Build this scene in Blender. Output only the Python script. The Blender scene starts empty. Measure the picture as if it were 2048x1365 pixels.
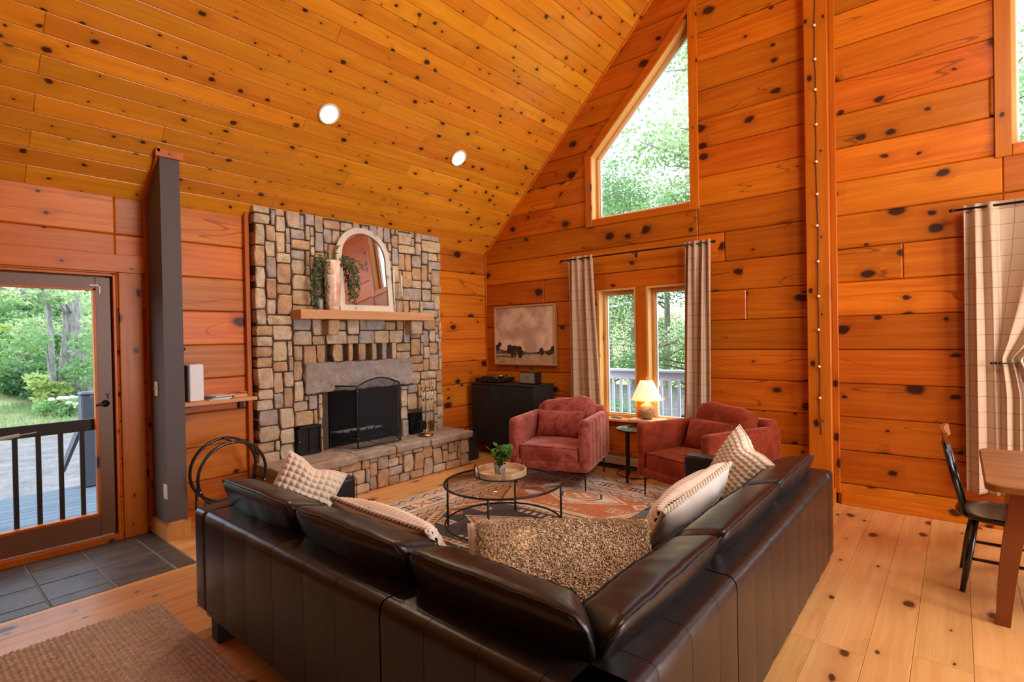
import bpy, bmesh, math, random
import numpy as np
from mathutils import Vector, Matrix, noise as mnoise
PI = math.pi
sc = bpy.context.scene
col = sc.collection
random.seed(7)
RNG = np.random.default_rng(7)

# ------------------------------------------------------------------ camera
CAM = Vector((5.09857, -5.5056, 1.55))
cd = bpy.data.cameras.new('camera'); cam = bpy.data.objects.new('camera', cd); col.objects.link(cam)
RI = Vector((0.76510338, 0.64363313, -0.01879399)); UP = Vector((0.00903732, 0.01845079, 0.99978893)); FW = Vector((-0.64384404, 0.76511173, -0.00830005))
cam.matrix_world = Matrix(((RI.x, UP.x, -FW.x, CAM.x), (RI.y, UP.y, -FW.y, CAM.y), (RI.z, UP.z, -FW.z, CAM.z), (0, 0, 0, 1)))
cd.sensor_width = 36; cd.lens = 36 * 1059.8 / 2048; cd.clip_start = 0.02; cd.clip_end = 300
sc.camera = cam

# ------------------------------------------------------------------ world, sun, window light, exposure
w = bpy.data.worlds.new('sky'); sc.world = w; w.use_nodes = True
nt = w.node_tree; nt.nodes.clear()
wo = nt.nodes.new('ShaderNodeOutputWorld'); bg = nt.nodes.new('ShaderNodeBackground'); sk = nt.nodes.new('ShaderNodeTexSky')
sk.sky_type = 'NISHITA'; sk.sun_disc = False; sk.sun_elevation = math.radians(48); sk.sun_rotation = math.radians(200)
sk.air_density = 1.0; sk.dust_density = 3.5; sk.ozone_density = 0.6
mixw = nt.nodes.new('ShaderNodeMix'); mixw.data_type = 'RGBA'; mixw.inputs[0].default_value = 0.45
nt.links.new(sk.outputs[0], mixw.inputs[6]); mixw.inputs[7].default_value = (7.0, 7.4, 8.0, 1)
nt.links.new(mixw.outputs[2], bg.inputs[0]); bg.inputs[1].default_value = 0.75
nt.links.new(bg.outputs[0], wo.inputs[0])
sun = bpy.data.lights.new('sun', 'SUN'); sun.energy = 3.4; sun.angle = math.radians(22); sun.color = (1, 0.95, 0.85)
so = bpy.data.objects.new('sun', sun); col.objects.link(so)
so.rotation_euler = Vector((-0.55, -0.60, -1.0)).to_track_quat('-Z', 'Y').to_euler()

def area(name, loc, direction, sx, sy, power, color=(1, 1, 1), portal=False, spread=None):
    l = bpy.data.lights.new(name, 'AREA'); l.shape = 'RECTANGLE'; l.size = sx; l.size_y = sy; l.energy = power; l.color = color
    if spread: l.spread = math.radians(spread)
    o = bpy.data.objects.new(name, l); col.objects.link(o); o.location = loc
    o.rotation_euler = Vector(direction).to_track_quat('-Z', 'Z').to_euler()
    if portal: l.cycles.is_portal = True
    return o
# daylight through the tall windows of the right-hand wall (out of frame), then unseen area fills added
area('daylight_right_windows', (8.33, -1.75, 1.45), (-1, 0.05, -0.03), 3.2, 2.2, 330, (0.93, 0.96, 1.0))
area('fill_back', (5.6, -11.9, 1.6), (-0.1, 1, 0.12), 3.4, 2.2, 8, (1.0, 0.90, 0.78))  # weak warm fill added behind the camera, no opening there
area('fill_apex', (6.45, -3.0, 4.40), (-.75, .22, -.42), 1.3, 1.1, 115, (1.0, 0.97, 0.92))  # unseen fill added under the right slope to brighten the ceiling near the apex
area('fill_back_high', (4.2, -11.9, 4.6), (-.25, 1, 0.12), 2.6, 1.8, 30, (1.0, 0.88, 0.72))  # warm fill added high at the back to lift the ceiling
# sky portals at the glazed openings
area('portal_low', (2.38, 0.2, 1.3), (0, -1, 0), 1.3, 1.6, 1, portal=True)
area('portal_high', (2.36, 0.2, 3.9), (0, -1, 0), 1.3, 2.1, 1, portal=True)
area('portal_high_right', (6.02, 0.2, 3.9), (0, -1, 0), 1.3, 2.1, 1, portal=True)
area('portal_low_right', (6.0, 0.2, 1.3), (0, -1, 0), 1.3, 1.6, 1, portal=True)
area('portal_door', (-0.2, -4.85, 1.1), (1, 0, 0), 1.1, 1.9, 1, portal=True)
sc.view_settings.view_transform = 'Standard'; sc.view_settings.look = 'None'
sc.view_settings.exposure = 0.0; sc.view_settings.gamma = 1.0; sc.view_settings.use_curve_mapping = False
sc.cycles.max_bounces = 8; sc.cycles.transparent_max_bounces = 24
sc.cycles.sample_clamp_indirect = 6.0; sc.cycles.caustics_reflective = False; sc.cycles.caustics_refractive = False

# ------------------------------------------------------------------ object helpers
def tag(o, label=None, cat=None, group=None, kind=None):
    if label: o['label'] = label
    if cat: o['category'] = cat
    if group: o['group'] = group
    if kind: o['kind'] = kind
    return o
def empty(name, loc=(0, 0, 0), rz=0, label=None, cat=None, group=None, kind=None):
    o = bpy.data.objects.new(name, None); col.objects.link(o); o.location = loc; o.rotation_euler = (0, 0, rz)
    o.empty_display_size = 0.05
    return tag(o, label, cat, group, kind)
def link(name, me, parent=None, mat=None, smooth=False):
    if mat is not None:
        for m in (mat if isinstance(mat, (list, tuple)) else [mat]): me.materials.append(m)
    if smooth:
        me.polygons.foreach_set('use_smooth', [True] * len(me.polygons))
    o = bpy.data.objects.new(name, me); col.objects.link(o)
    if parent: o.parent = parent
    return o
def copy_tree(o, parent=None):
    c = o.copy(); col.objects.link(c); c.parent = parent
    for ch in list(o.children): copy_tree(ch, c)
    return c

class MB:
    """collects faces for one mesh object"""
    def __init__(s): s.v = []; s.f = []; s.m = []; s.uv = None
    def add(s, vs, fs, mi=0):
        b = len(s.v); s.v += [tuple(p) for p in vs]; s.f += [tuple(b + i for i in f) for f in fs]; s.m += [mi] * len(fs)
    def box(s, x0, x1, y0, y1, z0, z1, b=0, mi=0, M=None):
        x0, x1 = min(x0, x1), max(x0, x1); y0, y1 = min(y0, y1), max(y0, y1); z0, z1 = min(z0, z1), max(z0, z1)
        if b <= 0:
            vs = [(x, y, z) for x in (x0, x1) for y in (y0, y1) for z in (z0, z1)]
            fs = [(0, 1, 3, 2), (4, 6, 7, 5), (0, 4, 5, 1), (2, 3, 7, 6), (0, 2, 6, 4), (1, 5, 7, 3)]
        else:
            b = min(b, (x1 - x0) / 2.01, (y1 - y0) / 2.01, (z1 - z0) / 2.01)
            vs = []; idx = {}
            c = ((x0 + x1) / 2, (y0 + y1) / 2, (z0 + z1) / 2); h = ((x1 - x0) / 2, (y1 - y0) / 2, (z1 - z0) / 2)
            for sx in (-1, 1):
                for sy in (-1, 1):
                    for sz in (-1, 1):
                        for a in range(3):
                            p = [c[0] + sx * (h[0] - (b if a != 0 else 0)), c[1] + sy * (h[1] - (b if a != 1 else 0)), c[2] + sz * (h[2] - (b if a != 2 else 0))]
                            idx[(sx, sy, sz, a)] = len(vs); vs.append(p)
            fs = []
            for a in range(3):
                o1, o2 = [i for i in range(3) if i != a]
                for sg in (-1, 1):
                    q = []
                    for (i, j) in ((-1, -1), (1, -1), (1, 1), (-1, 1)):
                        k = [0, 0, 0]; k[a] = sg; k[o1] = i; k[o2] = j; q.append(idx[(k[0], k[1], k[2], a)])
                    fs.append(tuple(q))
            for a in range(3):           # edges along axis a
                o1, o2 = [i for i in range(3) if i != a]
                for i in (-1, 1):
                    for j in (-1, 1):
                        q = []
                        for (sg, ax) in ((-1, o1), (1, o1), (1, o2), (-1, o2)):
                            k = [0, 0, 0]; k[a] = sg; k[o1] = i; k[o2] = j; q.append(idx[(k[0], k[1], k[2], ax)])
                        fs.append(tuple(q))
            for sx in (-1, 1):
                for sy in (-1, 1):
                    for sz in (-1, 1): fs.append(tuple(idx[(sx, sy, sz, a)] for a in range(3)))
        if M is not None: vs = [tuple(M @ Vector(p)) for p in vs]
        s.add(vs, fs, mi); return s
    def tube(s, pts, r, n=8, closed=False, mi=0, cap=True):
        pts = [Vector(p) for p in pts]; N = len(pts)
        rs = r if isinstance(r, (list, tuple, np.ndarray)) else [r] * N
        t0 = (pts[1] - pts[0]).normalized(); up = Vector((0, 0, 1)) if abs(t0.z) < .9 else Vector((1, 0, 0))
        nrm = (up - up.dot(t0) * t0).normalized(); vs = []
        for i in range(N):
            if closed: t = (pts[(i + 1) % N] - pts[i - 1])
            else: t = pts[min(i + 1, N - 1)] - pts[max(i - 1, 0)]
            if t.length < 1e-9: t = t0.copy()
            t.normalize(); nrm = nrm - nrm.dot(t) * t
            if nrm.length < 1e-6: nrm = t.orthogonal()
            nrm.normalize(); bn = t.cross(nrm)
            for k in range(n):
                a = 2 * PI * k / n; vs.append(pts[i] + rs[i] * (math.cos(a) * nrm + math.sin(a) * bn))
        fs = []
        for i in range(N if closed else N - 1):
            j = (i + 1) % N
            for k in range(n): fs.append((i * n + k, i * n + (k + 1) % n, j * n + (k + 1) % n, j * n + k))
        if not closed and cap: fs.append(tuple(range(n - 1, -1, -1))); fs.append(tuple((N - 1) * n + k for k in range(n)))
        s.add(vs, fs, mi); return s
    def lathe(s, prof, c=(0, 0, 0), n=24, mi=0, M=None, cap=True):
        vs = []; fs = []
        for (r, z) in prof:
            for k in range(n):
                a = 2 * PI * k / n; vs.append((c[0] + r * math.cos(a), c[1] + r * math.sin(a), c[2] + z))
        for i in range(len(prof) - 1):
            for k in range(n): fs.append((i * n + k, i * n + (k + 1) % n, (i + 1) * n + (k + 1) % n, (i + 1) * n + k))
        if cap:
            if prof[0][0] > 1e-5: fs.append(tuple(range(n - 1, -1, -1)))
            if prof[-1][0] > 1e-5: fs.append(tuple((len(prof) - 1) * n + k for k in range(n)))
        if M is not None: vs = [tuple(M @ Vector(p)) for p in vs]
        s.add(vs, fs, mi); return s
    def mesh(s, name='mesh'):
        me = bpy.data.meshes.new(name); me.from_pydata(s.v, [], s.f)
        if any(s.m): me.polygons.foreach_set('material_index', s.m)
        me.update(); return me
    def build(s, name, mat=None, parent=None, smooth=False, label=None, fixn=True):
        me = s.mesh(name)
        if fixn:
            bm = bmesh.new(); bm.from_mesh(me); bmesh.ops.recalc_face_normals(bm, faces=bm.faces); bm.to_mesh(me); bm.free()
        o = link(name, me, parent, mat, smooth)
        if label: o['label'] = label
        return o

def auto_smooth(o, ang=40):
    me = o.data; me.polygons.foreach_set('use_smooth', [True] * len(me.polygons))
    bm = bmesh.new(); bm.from_mesh(me)
    for e in bm.edges:
        if len(e.link_faces) == 2 and e.calc_face_angle(0) > math.radians(ang): e.smooth = False
    bm.to_mesh(me); bm.free(); return o

# convex polygon helpers
def clip(poly, a, b, c):
    """keep a*x+b*y <= c"""
    out = []; n = len(poly)
    for i in range(n):
        p, q = poly[i], poly[(i + 1) % n]
        dp = a * p[0] + b * p[1] - c; dq = a * q[0] + b * q[1] - c
        if dp <= 1e-9: out.append(p)
        if (dp < -1e-9 and dq > 1e-9) or (dp > 1e-9 and dq < -1e-9):
            t = dp / (dp - dq); out.append((p[0] + t * (q[0] - p[0]), p[1] + t * (q[1] - p[1])))
    return out
def area2(poly): return 0.5 * sum(poly[i][0] * poly[(i + 1) % len(poly)][1] - poly[(i + 1) % len(poly)][0] * poly[i][1] for i in range(len(poly)))
def dedupe(poly, e=1e-4):
    out = []
    for p in poly:
        if not out or math.dist(p, out[-1]) > e: out.append(p)
    if len(out) > 1 and math.dist(out[0], out[-1]) < e: out.pop()
    return out
def inset(poly, b):
    n = len(poly); out = []
    for i in range(n):
        p0, p, p1 = poly[i - 1], poly[i], poly[(i + 1) % n]
        d0 = (p[0] - p0[0], p[1] - p0[1]); d1 = (p1[0] - p[0], p1[1] - p[1])
        l0 = math.hypot(*d0); l1 = math.hypot(*d1)
        n0 = (-d0[1] / l0, d0[0] / l0); n1 = (-d1[1] / l1, d1[0] / l1)
        k = 1 + n0[0] * n1[0] + n0[1] * n1[1]
        k = max(k, .35)
        out.append((p[0] + b * (n0[0] + n1[0]) / k, p[1] + b * (n0[1] + n1[1]) / k))
    return out
def subtract(poly, W):
    """convex minus convex (W ccw) -> convex pieces"""
    pieces = []; cur = poly; n = len(W)
    for i in range(n):
        p, q = W[i], W[(i + 1) % n]
        a, b = (q[1] - p[1]), -(q[0] - p[0]); c = a * p[0] + b * p[1]     # inside: a x + b y <= c
        o = clip(cur, -a, -b, -c); cur = clip(cur, a, b, c)
        if len(o) > 2 and abs(area2(o)) > 2e-4: pieces.append(o)
        if len(cur) < 3: break
    return pieces
def slab(mb, poly, fr, d0, d1, b, mi=0):
    """extrude a 2-D polygon through frame fr(u,v,d) from d0 to d1 with chamfer b on the d1 face"""
    poly = dedupe(poly)
    if len(poly) < 3: return
    if area2(poly) < 0: poly = poly[::-1]
    s = 1 if d1 > d0 else -1; n = len(poly)
    xs = [p[0] for p in poly]; ys = [p[1] for p in poly]
    bb = min(b, .3 * (max(xs) - min(xs)), .3 * (max(ys) - min(ys)))
    ins = inset(poly, bb) if bb > 0 else poly
    vs = [fr(p[0], p[1], d0) for p in poly] + [fr(p[0], p[1], d1 - s * bb) for p in poly] + [fr(p[0], p[1], d1) for p in ins]
    fs = [tuple(range(n - 1, -1, -1)), tuple(range(2 * n, 3 * n))]
    for r in range(2):
        for i in range(n):
            j = (i + 1) % n; fs.append((r * n + i, r * n + j, (r + 1) * n + j, (r + 1) * n + i))
    mb.add(vs, fs, mi)
def piece(name, poly, fr, d0, d1, b, mat, parent, bow=0):
    mb = MB(); slab(mb, poly, fr, d0, d1, b)
    if not mb.v: return None
    return mb.build(name, mat, parent)

def rbox_arrays(hx, hy, hz, r, n=10, bulge=(0, 0, 0), seg=None):
    """rounded, bulged box; returns verts (N,3) and quads. grid cube -> rounded box"""
    nx, ny, nz = (n, n, n) if seg is None else seg
    def lin(h, k):
        h_in = max(h - r, 1e-4); inner = np.linspace(-h_in, h_in, max(k, 2)); e = np.array([0.25, 0.55, 0.8, 1.0]) * r
        t = np.concatenate([-(h_in + e[::-1]), inner, h_in + e]); return t
    X, Y, Z = lin(hx, nx), lin(hy, ny), lin(hz, nz)
    verts = []; faces = []; key = {}
    def vid(i, j, k):
        q = (i, j, k)
        if q not in key: key[q] = len(verts); verts.append((X[i], Y[j], Z[k]))
        return key[q]
    lx, ly, lz = len(X) - 1, len(Y) - 1, len(Z) - 1
    for i in range(lx):
        for j in range(ly):
            faces.append((vid(i, j, 0), vid(i, j + 1, 0), vid(i + 1, j + 1, 0), vid(i + 1, j, 0)))
            faces.append((vid(i, j, lz), vid(i + 1, j, lz), vid(i + 1, j + 1, lz), vid(i, j + 1, lz)))
    for i in range(lx):
        for k in range(lz):
            faces.append((vid(i, 0, k), vid(i + 1, 0, k), vid(i + 1, 0, k + 1), vid(i, 0, k + 1)))
            faces.append((vid(i, ly, k), vid(i, ly, k + 1), vid(i + 1, ly, k + 1), vid(i + 1, ly, k)))
    for j in range(ly):
        for k in range(lz):
            faces.append((vid(0, j, k), vid(0, j, k + 1), vid(0, j + 1, k + 1), vid(0, j + 1, k)))
            faces.append((vid(lx, j, k), vid(lx, j + 1, k), vid(lx, j + 1, k + 1), vid(lx, j, k + 1)))
    V = np.array(verts); H = np.array([hx, hy, hz])
    inner = np.clip(V, -(H - r), H - r); d = V - inner; L = np.linalg.norm(d, axis=1)
    # map cube-shell offset to sphere-shell
    m = np.max(np.abs(d), axis=1); ok = L > 1e-9
    V2 = V.copy(); V2[ok] = inner[ok] + d[ok] / L[ok, None] * m[ok, None]
    q = V2 / H
    for a in range(3):
        if bulge[a]:
            o1, o2 = [i for i in range(3) if i != a]
            V2[:, a] += np.sign(q[:, a]) * bulge[a] * np.clip(1 - q[:, o1] ** 2, 0, 1) * np.clip(1 - q[:, o2] ** 2, 0, 1) * np.clip(np.abs(q[:, a]) * 1.2, 0, 1)
    return V2, faces
def arr_mesh(V, F, name='m'):
    me = bpy.data.meshes.new(name); me.from_pydata([tuple(p) for p in V], [], F); me.update(); return me
def rbox(name, c, h, r, mat, parent, bulge=(0, 0, 0), n=8, seg=None, M=None, fn=None, label=None, wr=0.0, seed=0):
    V, F = rbox_arrays(h[0], h[1], h[2], r, n, bulge, seg)
    if fn is not None: V = fn(V)
    if wr > 0:
        for i in range(len(V)):
            p = Vector((V[i, 0] + seed * 3.1, V[i, 1], V[i, 2]))
            V[i] += wr * np.array(mnoise.noise_vector(p * 7)) + wr * .5 * np.array(mnoise.noise_vector(p * 19))
    if M is not None: V = np.array([tuple(M @ Vector(p)) for p in V])
    V = V + np.array(c); o = link(name, arr_mesh(V, F, name), parent, mat, True)
    if label: o['label'] = label
    return o
def grid_mesh(P, closed_u=False, uv=None, name='g'):
    """P (nu,nv,3) -> mesh, optional uv (nu,nv,2)"""
    nu, nv = P.shape[:2]; F = []
    for i in range(nu - (0 if closed_u else 1)):
        for j in range(nv - 1):
            F.append((i * nv + j, ((i + 1) % nu) * nv + j, ((i + 1) % nu) * nv + j + 1, i * nv + j + 1))
    me = arr_mesh(P.reshape(-1, 3), F, name)
    if uv is not None:
        l = me.uv_layers.new(name='UVMap'); flat = uv.reshape(-1, 2)
        idx = np.zeros(len(me.loops), dtype=np.int32); me.loops.foreach_get('vertex_index', idx)
        l.data.foreach_set('uv', flat[idx].astype(np.float32).ravel())
    return me

# ------------------------------------------------------------------ materials
class NT:
    def __init__(s, name):
        s.m = bpy.data.materials.new(name); s.m.use_nodes = True; s.t = s.m.node_tree; s.t.nodes.clear()
        s.out = s.n('ShaderNodeOutputMaterial'); s.b = s.n('ShaderNodeBsdfPrincipled'); s.l(s.b.outputs[0], s.out.inputs[0])
    def n(s, k, **kw):
        x = s.t.nodes.new(k)
        for a, v in kw.items(): setattr(x, a, v)
        return x
    def l(s, a, b): s.t.links.new(a, b)
    def set(s, **kw):
        names = dict(color='Base Color', rough='Roughness', metal='Metallic', spec='Specular IOR Level', coat='Coat Weight', crough='Coat Roughness', sheen='Sheen Weight', srough='Sheen Roughness', stint='Sheen Tint', trans='Transmission Weight', ior='IOR', emit='Emission Color', estr='Emission Strength', alpha='Alpha', sss='Subsurface Weight', normal='Normal')
        for k, v in kw.items():
            i = s.b.inputs[names[k]]
            if hasattr(v, 'is_output') or isinstance(v, bpy.types.NodeSocket): s.l(v, i)
            else: i.default_value = (*v, 1) if isinstance(v, tuple) and len(v) == 3 else v
        return s
    def math(s, op, a, b=None, c=None, clamp=False):
        x = s.n('ShaderNodeMath', operation=op); x.use_clamp = clamp
        for i, v in enumerate((a, b, c)):
            if v is None: continue
            if isinstance(v, bpy.types.NodeSocket): s.l(v, x.inputs[i])
            else: x.inputs[i].default_value = v
        return x.outputs[0]
    def mix(s, f, a, b, mode='MIX'):
        x = s.n('ShaderNodeMix'); x.data_type = 'RGBA'; x.blend_type = mode
        for i, v in ((0, f), (6, a), (7, b)):
            if isinstance(v, bpy.types.NodeSocket): s.l(v, x.inputs[i])
            else: x.inputs[i].default_value = (*v, 1) if isinstance(v, tuple) and len(v) == 3 else v
        return x.outputs[2]
    def ramp(s, f, stops, interp='LINEAR'):
        x = s.n('ShaderNodeValToRGB'); x.color_ramp.interpolation = interp; e = x.color_ramp.elements
        while len(e) < len(stops): e.new(0.5)
        for i, (p, c) in enumerate(stops):
            e[i].position = p; e[i].color = (*c, 1) if isinstance(c, tuple) else (c, c, c, 1)
        s.l(f, x.inputs[0]); return x.outputs[0]
    def noise(s, v, scale=5, detail=3, rough=.55, dist=0, dim='3D'):
        x = s.n('ShaderNodeTexNoise', noise_dimensions=dim); x.inputs['Scale'].default_value = scale; x.inputs['Detail'].default_value = detail
        x.inputs['Roughness'].default_value = rough; x.inputs['Distortion'].default_value = dist
        if v is not None: s.l(v, x.inputs['Vector'])
        return x.outputs[0]
    def coords(s, kind='Object'):
        return s.n('ShaderNodeTexCoord').outputs[kind]
    def xyz(s, v): x = s.n('ShaderNodeSeparateXYZ'); s.l(v, x.inputs[0]); return x.outputs
    def comb(s, a=0, b=0, c=0):
        x = s.n('ShaderNodeCombineXYZ')
        for i, v in enumerate((a, b, c)):
            if isinstance(v, bpy.types.NodeSocket): s.l(v, x.inputs[i])
            else: x.inputs[i].default_value = v
        return x.outputs[0]
    def vscale(s, v, k):
        x = s.n('ShaderNodeVectorMath', operation='MULTIPLY'); s.l(v, x.inputs[0]); x.inputs[1].default_value = k; return x.outputs[0]
    def bump(s, h, strength=.3, dist=.01, nrm=None):
        x = s.n('ShaderNodeBump'); x.inputs['Strength'].default_value = strength; x.inputs['Distance'].default_value = dist
        s.l(h, x.inputs['Height'])
        if nrm is not None: s.l(nrm, x.inputs['Normal'])
        return x.outputs[0]
    def rnd(s): return s.n('ShaderNodeObjectInfo').outputs['Random']

def plain(name, color, rough=.5, metal=0, **kw):
    t = NT(name); t.set(color=color, rough=rough, metal=metal, **kw); return t.m

def pine(name, L, W, light, dark, knotc, kscale=(4.2, 6.5), kthr=.55, ksize=.16, rough=.32, var=.25, hue=None, check=.0, gs=26, coat=0.0, flame=.025):
    """knotty pine; L and W are the axis letters that run along and across the boards"""
    t = NT(name); c = t.coords(); o = t.xyz(c); ax = dict(x=o[0], y=o[1], z=o[2]); r = t.rnd()
    l = t.math('ADD', ax[L], t.math('MULTIPLY', r, 57.0)); wv = t.math('ADD', ax[W], t.math('MULTIPLY', r, 23.0))
    kv = t.comb(t.math('MULTIPLY', l, kscale[0]), t.math('MULTIPLY', wv, kscale[1]), 0)
    # wobble the knot outlines
    wob = t.n('ShaderNodeTexNoise'); wob.inputs['Scale'].default_value = 2.2; wob.inputs['Detail'].default_value = 2; t.l(kv, wob.inputs['Vector'])
    ws = t.n('ShaderNodeVectorMath', operation='MULTIPLY_ADD'); t.l(wob.outputs[1], ws.inputs[0]); ws.inputs[1].default_value = (.22, .22, 0); t.l(kv, ws.inputs[2])
    vo = t.n('ShaderNodeTexVoronoi', voronoi_dimensions='2D'); vo.inputs['Scale'].default_value = 1; vo.inputs['Randomness'].default_value = 1.0; t.l(ws.outputs[0], vo.inputs['Vector'])
    vc = t.xyz(vo.outputs['Color']); d = vo.outputs['Distance']
    has = t.math('GREATER_THAN', vc[0], kthr)
    size = t.math('MULTIPLY', t.math('MULTIPLY_ADD', vc[1], vc[1], .22), ksize)
    rel = t.math('DIVIDE', d, size)                                     # 1 at the knot's edge
    core = t.math('MULTIPLY', has, t.math('SUBTRACT', 1.0, t.math('SMOOTH_MIN', rel, 1.0, .25), clamp=True))
    core = t.math('MULTIPLY', core, 2.6, clamp=True)
    halo = t.math('MULTIPLY', has, t.math('POWER', 2.718, t.math('MULTIPLY', rel, -.55)))
    # grain flows round the knots
    g_w = t.math('ADD', wv, t.math('MULTIPLY', halo, flame))
    gv = t.comb(t.math('MULTIPLY', l, .9), t.math('MULTIPLY', g_w, gs), 0)
    g1 = t.noise(gv, 1.0, 4, .6, .6)
    gv2 = t.comb(t.math('MULTIPLY', l, 3.0), t.math('MULTIPLY', g_w, gs * 7), 0); g2 = t.noise(gv2, 1.0, 3, .6)
    broad = t.noise(t.comb(t.math('MULTIPLY', l, .8), t.math('MULTIPLY', wv, 4), 3), 1, 2)
    g = t.math('ADD', t.math('MULTIPLY', g1, .62), t.math('ADD', t.math('MULTIPLY', g2, .22), t.math('MULTIPLY', broad, .32)))
    cb = t.ramp(g, [(.36, light), (.56, tuple(.5 * (a + b) for a, b in zip(light, dark))), (.78, dark)])
    cb = t.mix(t.math('MULTIPLY', halo, .55), cb, tuple(x * .55 for x in dark))
    cb = t.mix(core, cb, knotc)
    # resin streaks / checks
    if check > 0:
        cv = t.comb(t.math('MULTIPLY', l, .35), t.math('MULTIPLY', wv, 3.2), 7); cn = t.noise(cv, 1.0, 2, .5, .2)
        line = t.math('LESS_THAN', t.math('ABSOLUTE', t.math('SUBTRACT', cn, .56)), check)
        cb = t.mix(t.math('MULTIPLY', line, .5), cb, tuple(x * .2 for x in dark))
    vv = t.math('MULTIPLY_ADD', t.math('FRACT', t.math('MULTIPLY', r, 7.31)), var * 2, 1 - var)
    hs = t.n('ShaderNodeHueSaturation'); t.l(cb, hs.inputs['Color']); t.l(vv, hs.inputs['Value'])
    t.l(t.math('MULTIPLY_ADD', t.math('FRACT', t.math('MULTIPLY', r, 13.7)), .012, .494), hs.inputs['Hue'])
    h = t.math('SUBTRACT', g2, t.math('MULTIPLY', core, 1.5))
    t.set(color=hs.outputs[0], rough=t.math('MULTIPLY_ADD', g1, .15, rough - .03), normal=t.bump(h, .12, .004), spec=.3)
    if coat: t.set(coat=coat, crough=.25)
    return t.m

KN = (.05, .012, .004)
OR_L, OR_D = (.66, .185, .008), (.40, .072, .0025)
M = {}
M['wall_x'] = pine('knotty_pine_gable', 'x', 'z', OR_L, OR_D, KN, check=.003, kthr=.74, ksize=.28, kscale=(4.0, 6.0))
M['wall_y'] = pine('knotty_pine_side', 'y', 'z', (.68, .21, .014), (.42, .085, .005), KN, check=.003, kthr=.74, ksize=.28, kscale=(4.0, 6.0))
M['ceil'] = pine('knotty_pine_ceiling', 'y', 'x', (.84, .335, .020), (.60, .18, .008), (.06, .015, .004), kscale=(5.5, 11), kthr=.45, ksize=.17, rough=.26, gs=40, var=.14, coat=.25)
M['floor'] = pine('wide_pine_floor', 'y', 'x', (.80, .44, .165), (.58, .265, .075), (.10, .03, .01), kscale=(3.0, 5.2), kthr=.5, ksize=.2, rough=.34, gs=20, var=.1, coat=.2, flame=.05)
M['trim_z'] = pine('pine_trim_upright', 'z', 'x', (.62, .17, .007), (.44, .085, .003), KN, kthr=.7, ksize=.2, var=.12)
M['trim_zy'] = pine('pine_trim_upright_side', 'z', 'y', (.60, .17, .008), (.42, .085, .004), KN, kthr=.7, ksize=.2, var=.12)
M['trim_x'] = pine('pine_trim_level', 'x', 'z', (.64, .19, .008), (.44, .09, .003), KN, kthr=.7, ksize=.2, var=.12)
M['trim_y'] = pine('pine_trim_side', 'y', 'z', (.60, .16, .008), (.42, .08, .003), KN, kthr=.7, ksize=.2, var=.12)
M['jamb'] = pine('light_pine_jamb', 'z', 'y', (.82, .48, .16), (.62, .28, .07), (.2, .07, .02), kthr=.9, var=.05)
M['mantel'] = pine('pale_mantel_wood', 'y', 'z', (.68, .40, .20), (.50, .24, .09), (.16, .06, .02), kthr=.8, var=.05, rough=.55)
M['birch'] = pine('pale_birch', 'x', 'y', (.78, .60, .38), (.62, .42, .22), (.4, .2, .1), kthr=.97, var=.05, rough=.5, gs=40)
M['white_wood'] = pine('whitewashed_wood', 'z', 'y', (.78, .72, .60), (.60, .52, .40), (.35, .25, .18), kthr=.85, var=.03, rough=.6, gs=34)
M['walnut'] = pine('walnut', 'x', 'y', (.42, .165, .035), (.16, .05, .01), (.05, .02, .01), kthr=.97, var=.04, rough=.42, gs=14)
M['walnut_z'] = pine('walnut_leg', 'z', 'y', (.36, .11, .022), (.15, .04, .008), (.05, .02, .01), kthr=.97, var=.04, rough=.35, gs=14)
M['wood_dark_gap'] = plain('dark_joint_wood', (.10, .022, .004), .7)
M['deck'] = pine('grey_blue_deck', 'y', 'x', (.10, .14, .185), (.06, .085, .12), (.04, .05, .07), kthr=.9, var=.15, rough=.75, gs=30)

def stone_mat(name, cols, sc_=14, bump=.6, rough=.85):
    t = NT(name); c = t.coords(); r = t.rnd()
    cc = t.n('ShaderNodeVectorMath', operation='ADD'); t.l(c, cc.inputs[0]); t.l(t.comb(t.math('MULTIPLY', r, 31), 0, 0), cc.inputs[1]); v = cc.outputs[0]
    base = t.ramp(r, [(i / max(1, len(cols) - 1), q) for i, q in enumerate(cols)], 'CONSTANT' if len(cols) > 5 else 'LINEAR')
    n1 = t.noise(v, sc_, 6, .65); n2 = t.noise(v, sc_ * 5, 4, .7); n3 = t.noise(v, sc_ * .45, 2)
    k = t.math('ADD', t.math('MULTIPLY', n1, .6), t.math('MULTIPLY', n2, .4))
    sh = t.ramp(k, [(.3, .5), (.5, .95), (.7, 1.35)])
    cb = t.mix(1.0, base, sh, 'MULTIPLY')
    cb = t.mix(t.math('MULTIPLY', t.math('SUBTRACT', n3, .5, clamp=True), 2.2, clamp=True), cb, (.36, .20, .10))
    h = t.math('ADD', t.math('MULTIPLY', n1, .7), t.math('MULTIPLY', n2, .3))
    t.set(color=cb, rough=rough, normal=t.bump(h, bump, .02), spec=.25); return t.m
M['stone'] = stone_mat('tan_field_stone', [(.50, .34, .19), (.58, .44, .28), (.46, .29, .16), (.54, .42, .29), (.40, .34, .28), (.60, .48, .33), (.52, .33, .18), (.47, .37, .25), (.42, .38, .34), (.55, .38, .22)])
M['stone_big'] = stone_mat('grey_lintel_stone', [(.34, .30, .26), (.34, .31, .30)], 8, 1.6)
M['stone_slab'] = stone_mat('hearth_slab_stone', [(.40, .31, .24), (.34, .28, .25), (.42, .32, .22)], 10, .8)
M['mortar'] = plain('dark_mortar', (.075, .05, .032), .95)
M['firebox'] = plain('sooty_firebox', (.012, .011, .012), .9)
M['slate'] = None
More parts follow.
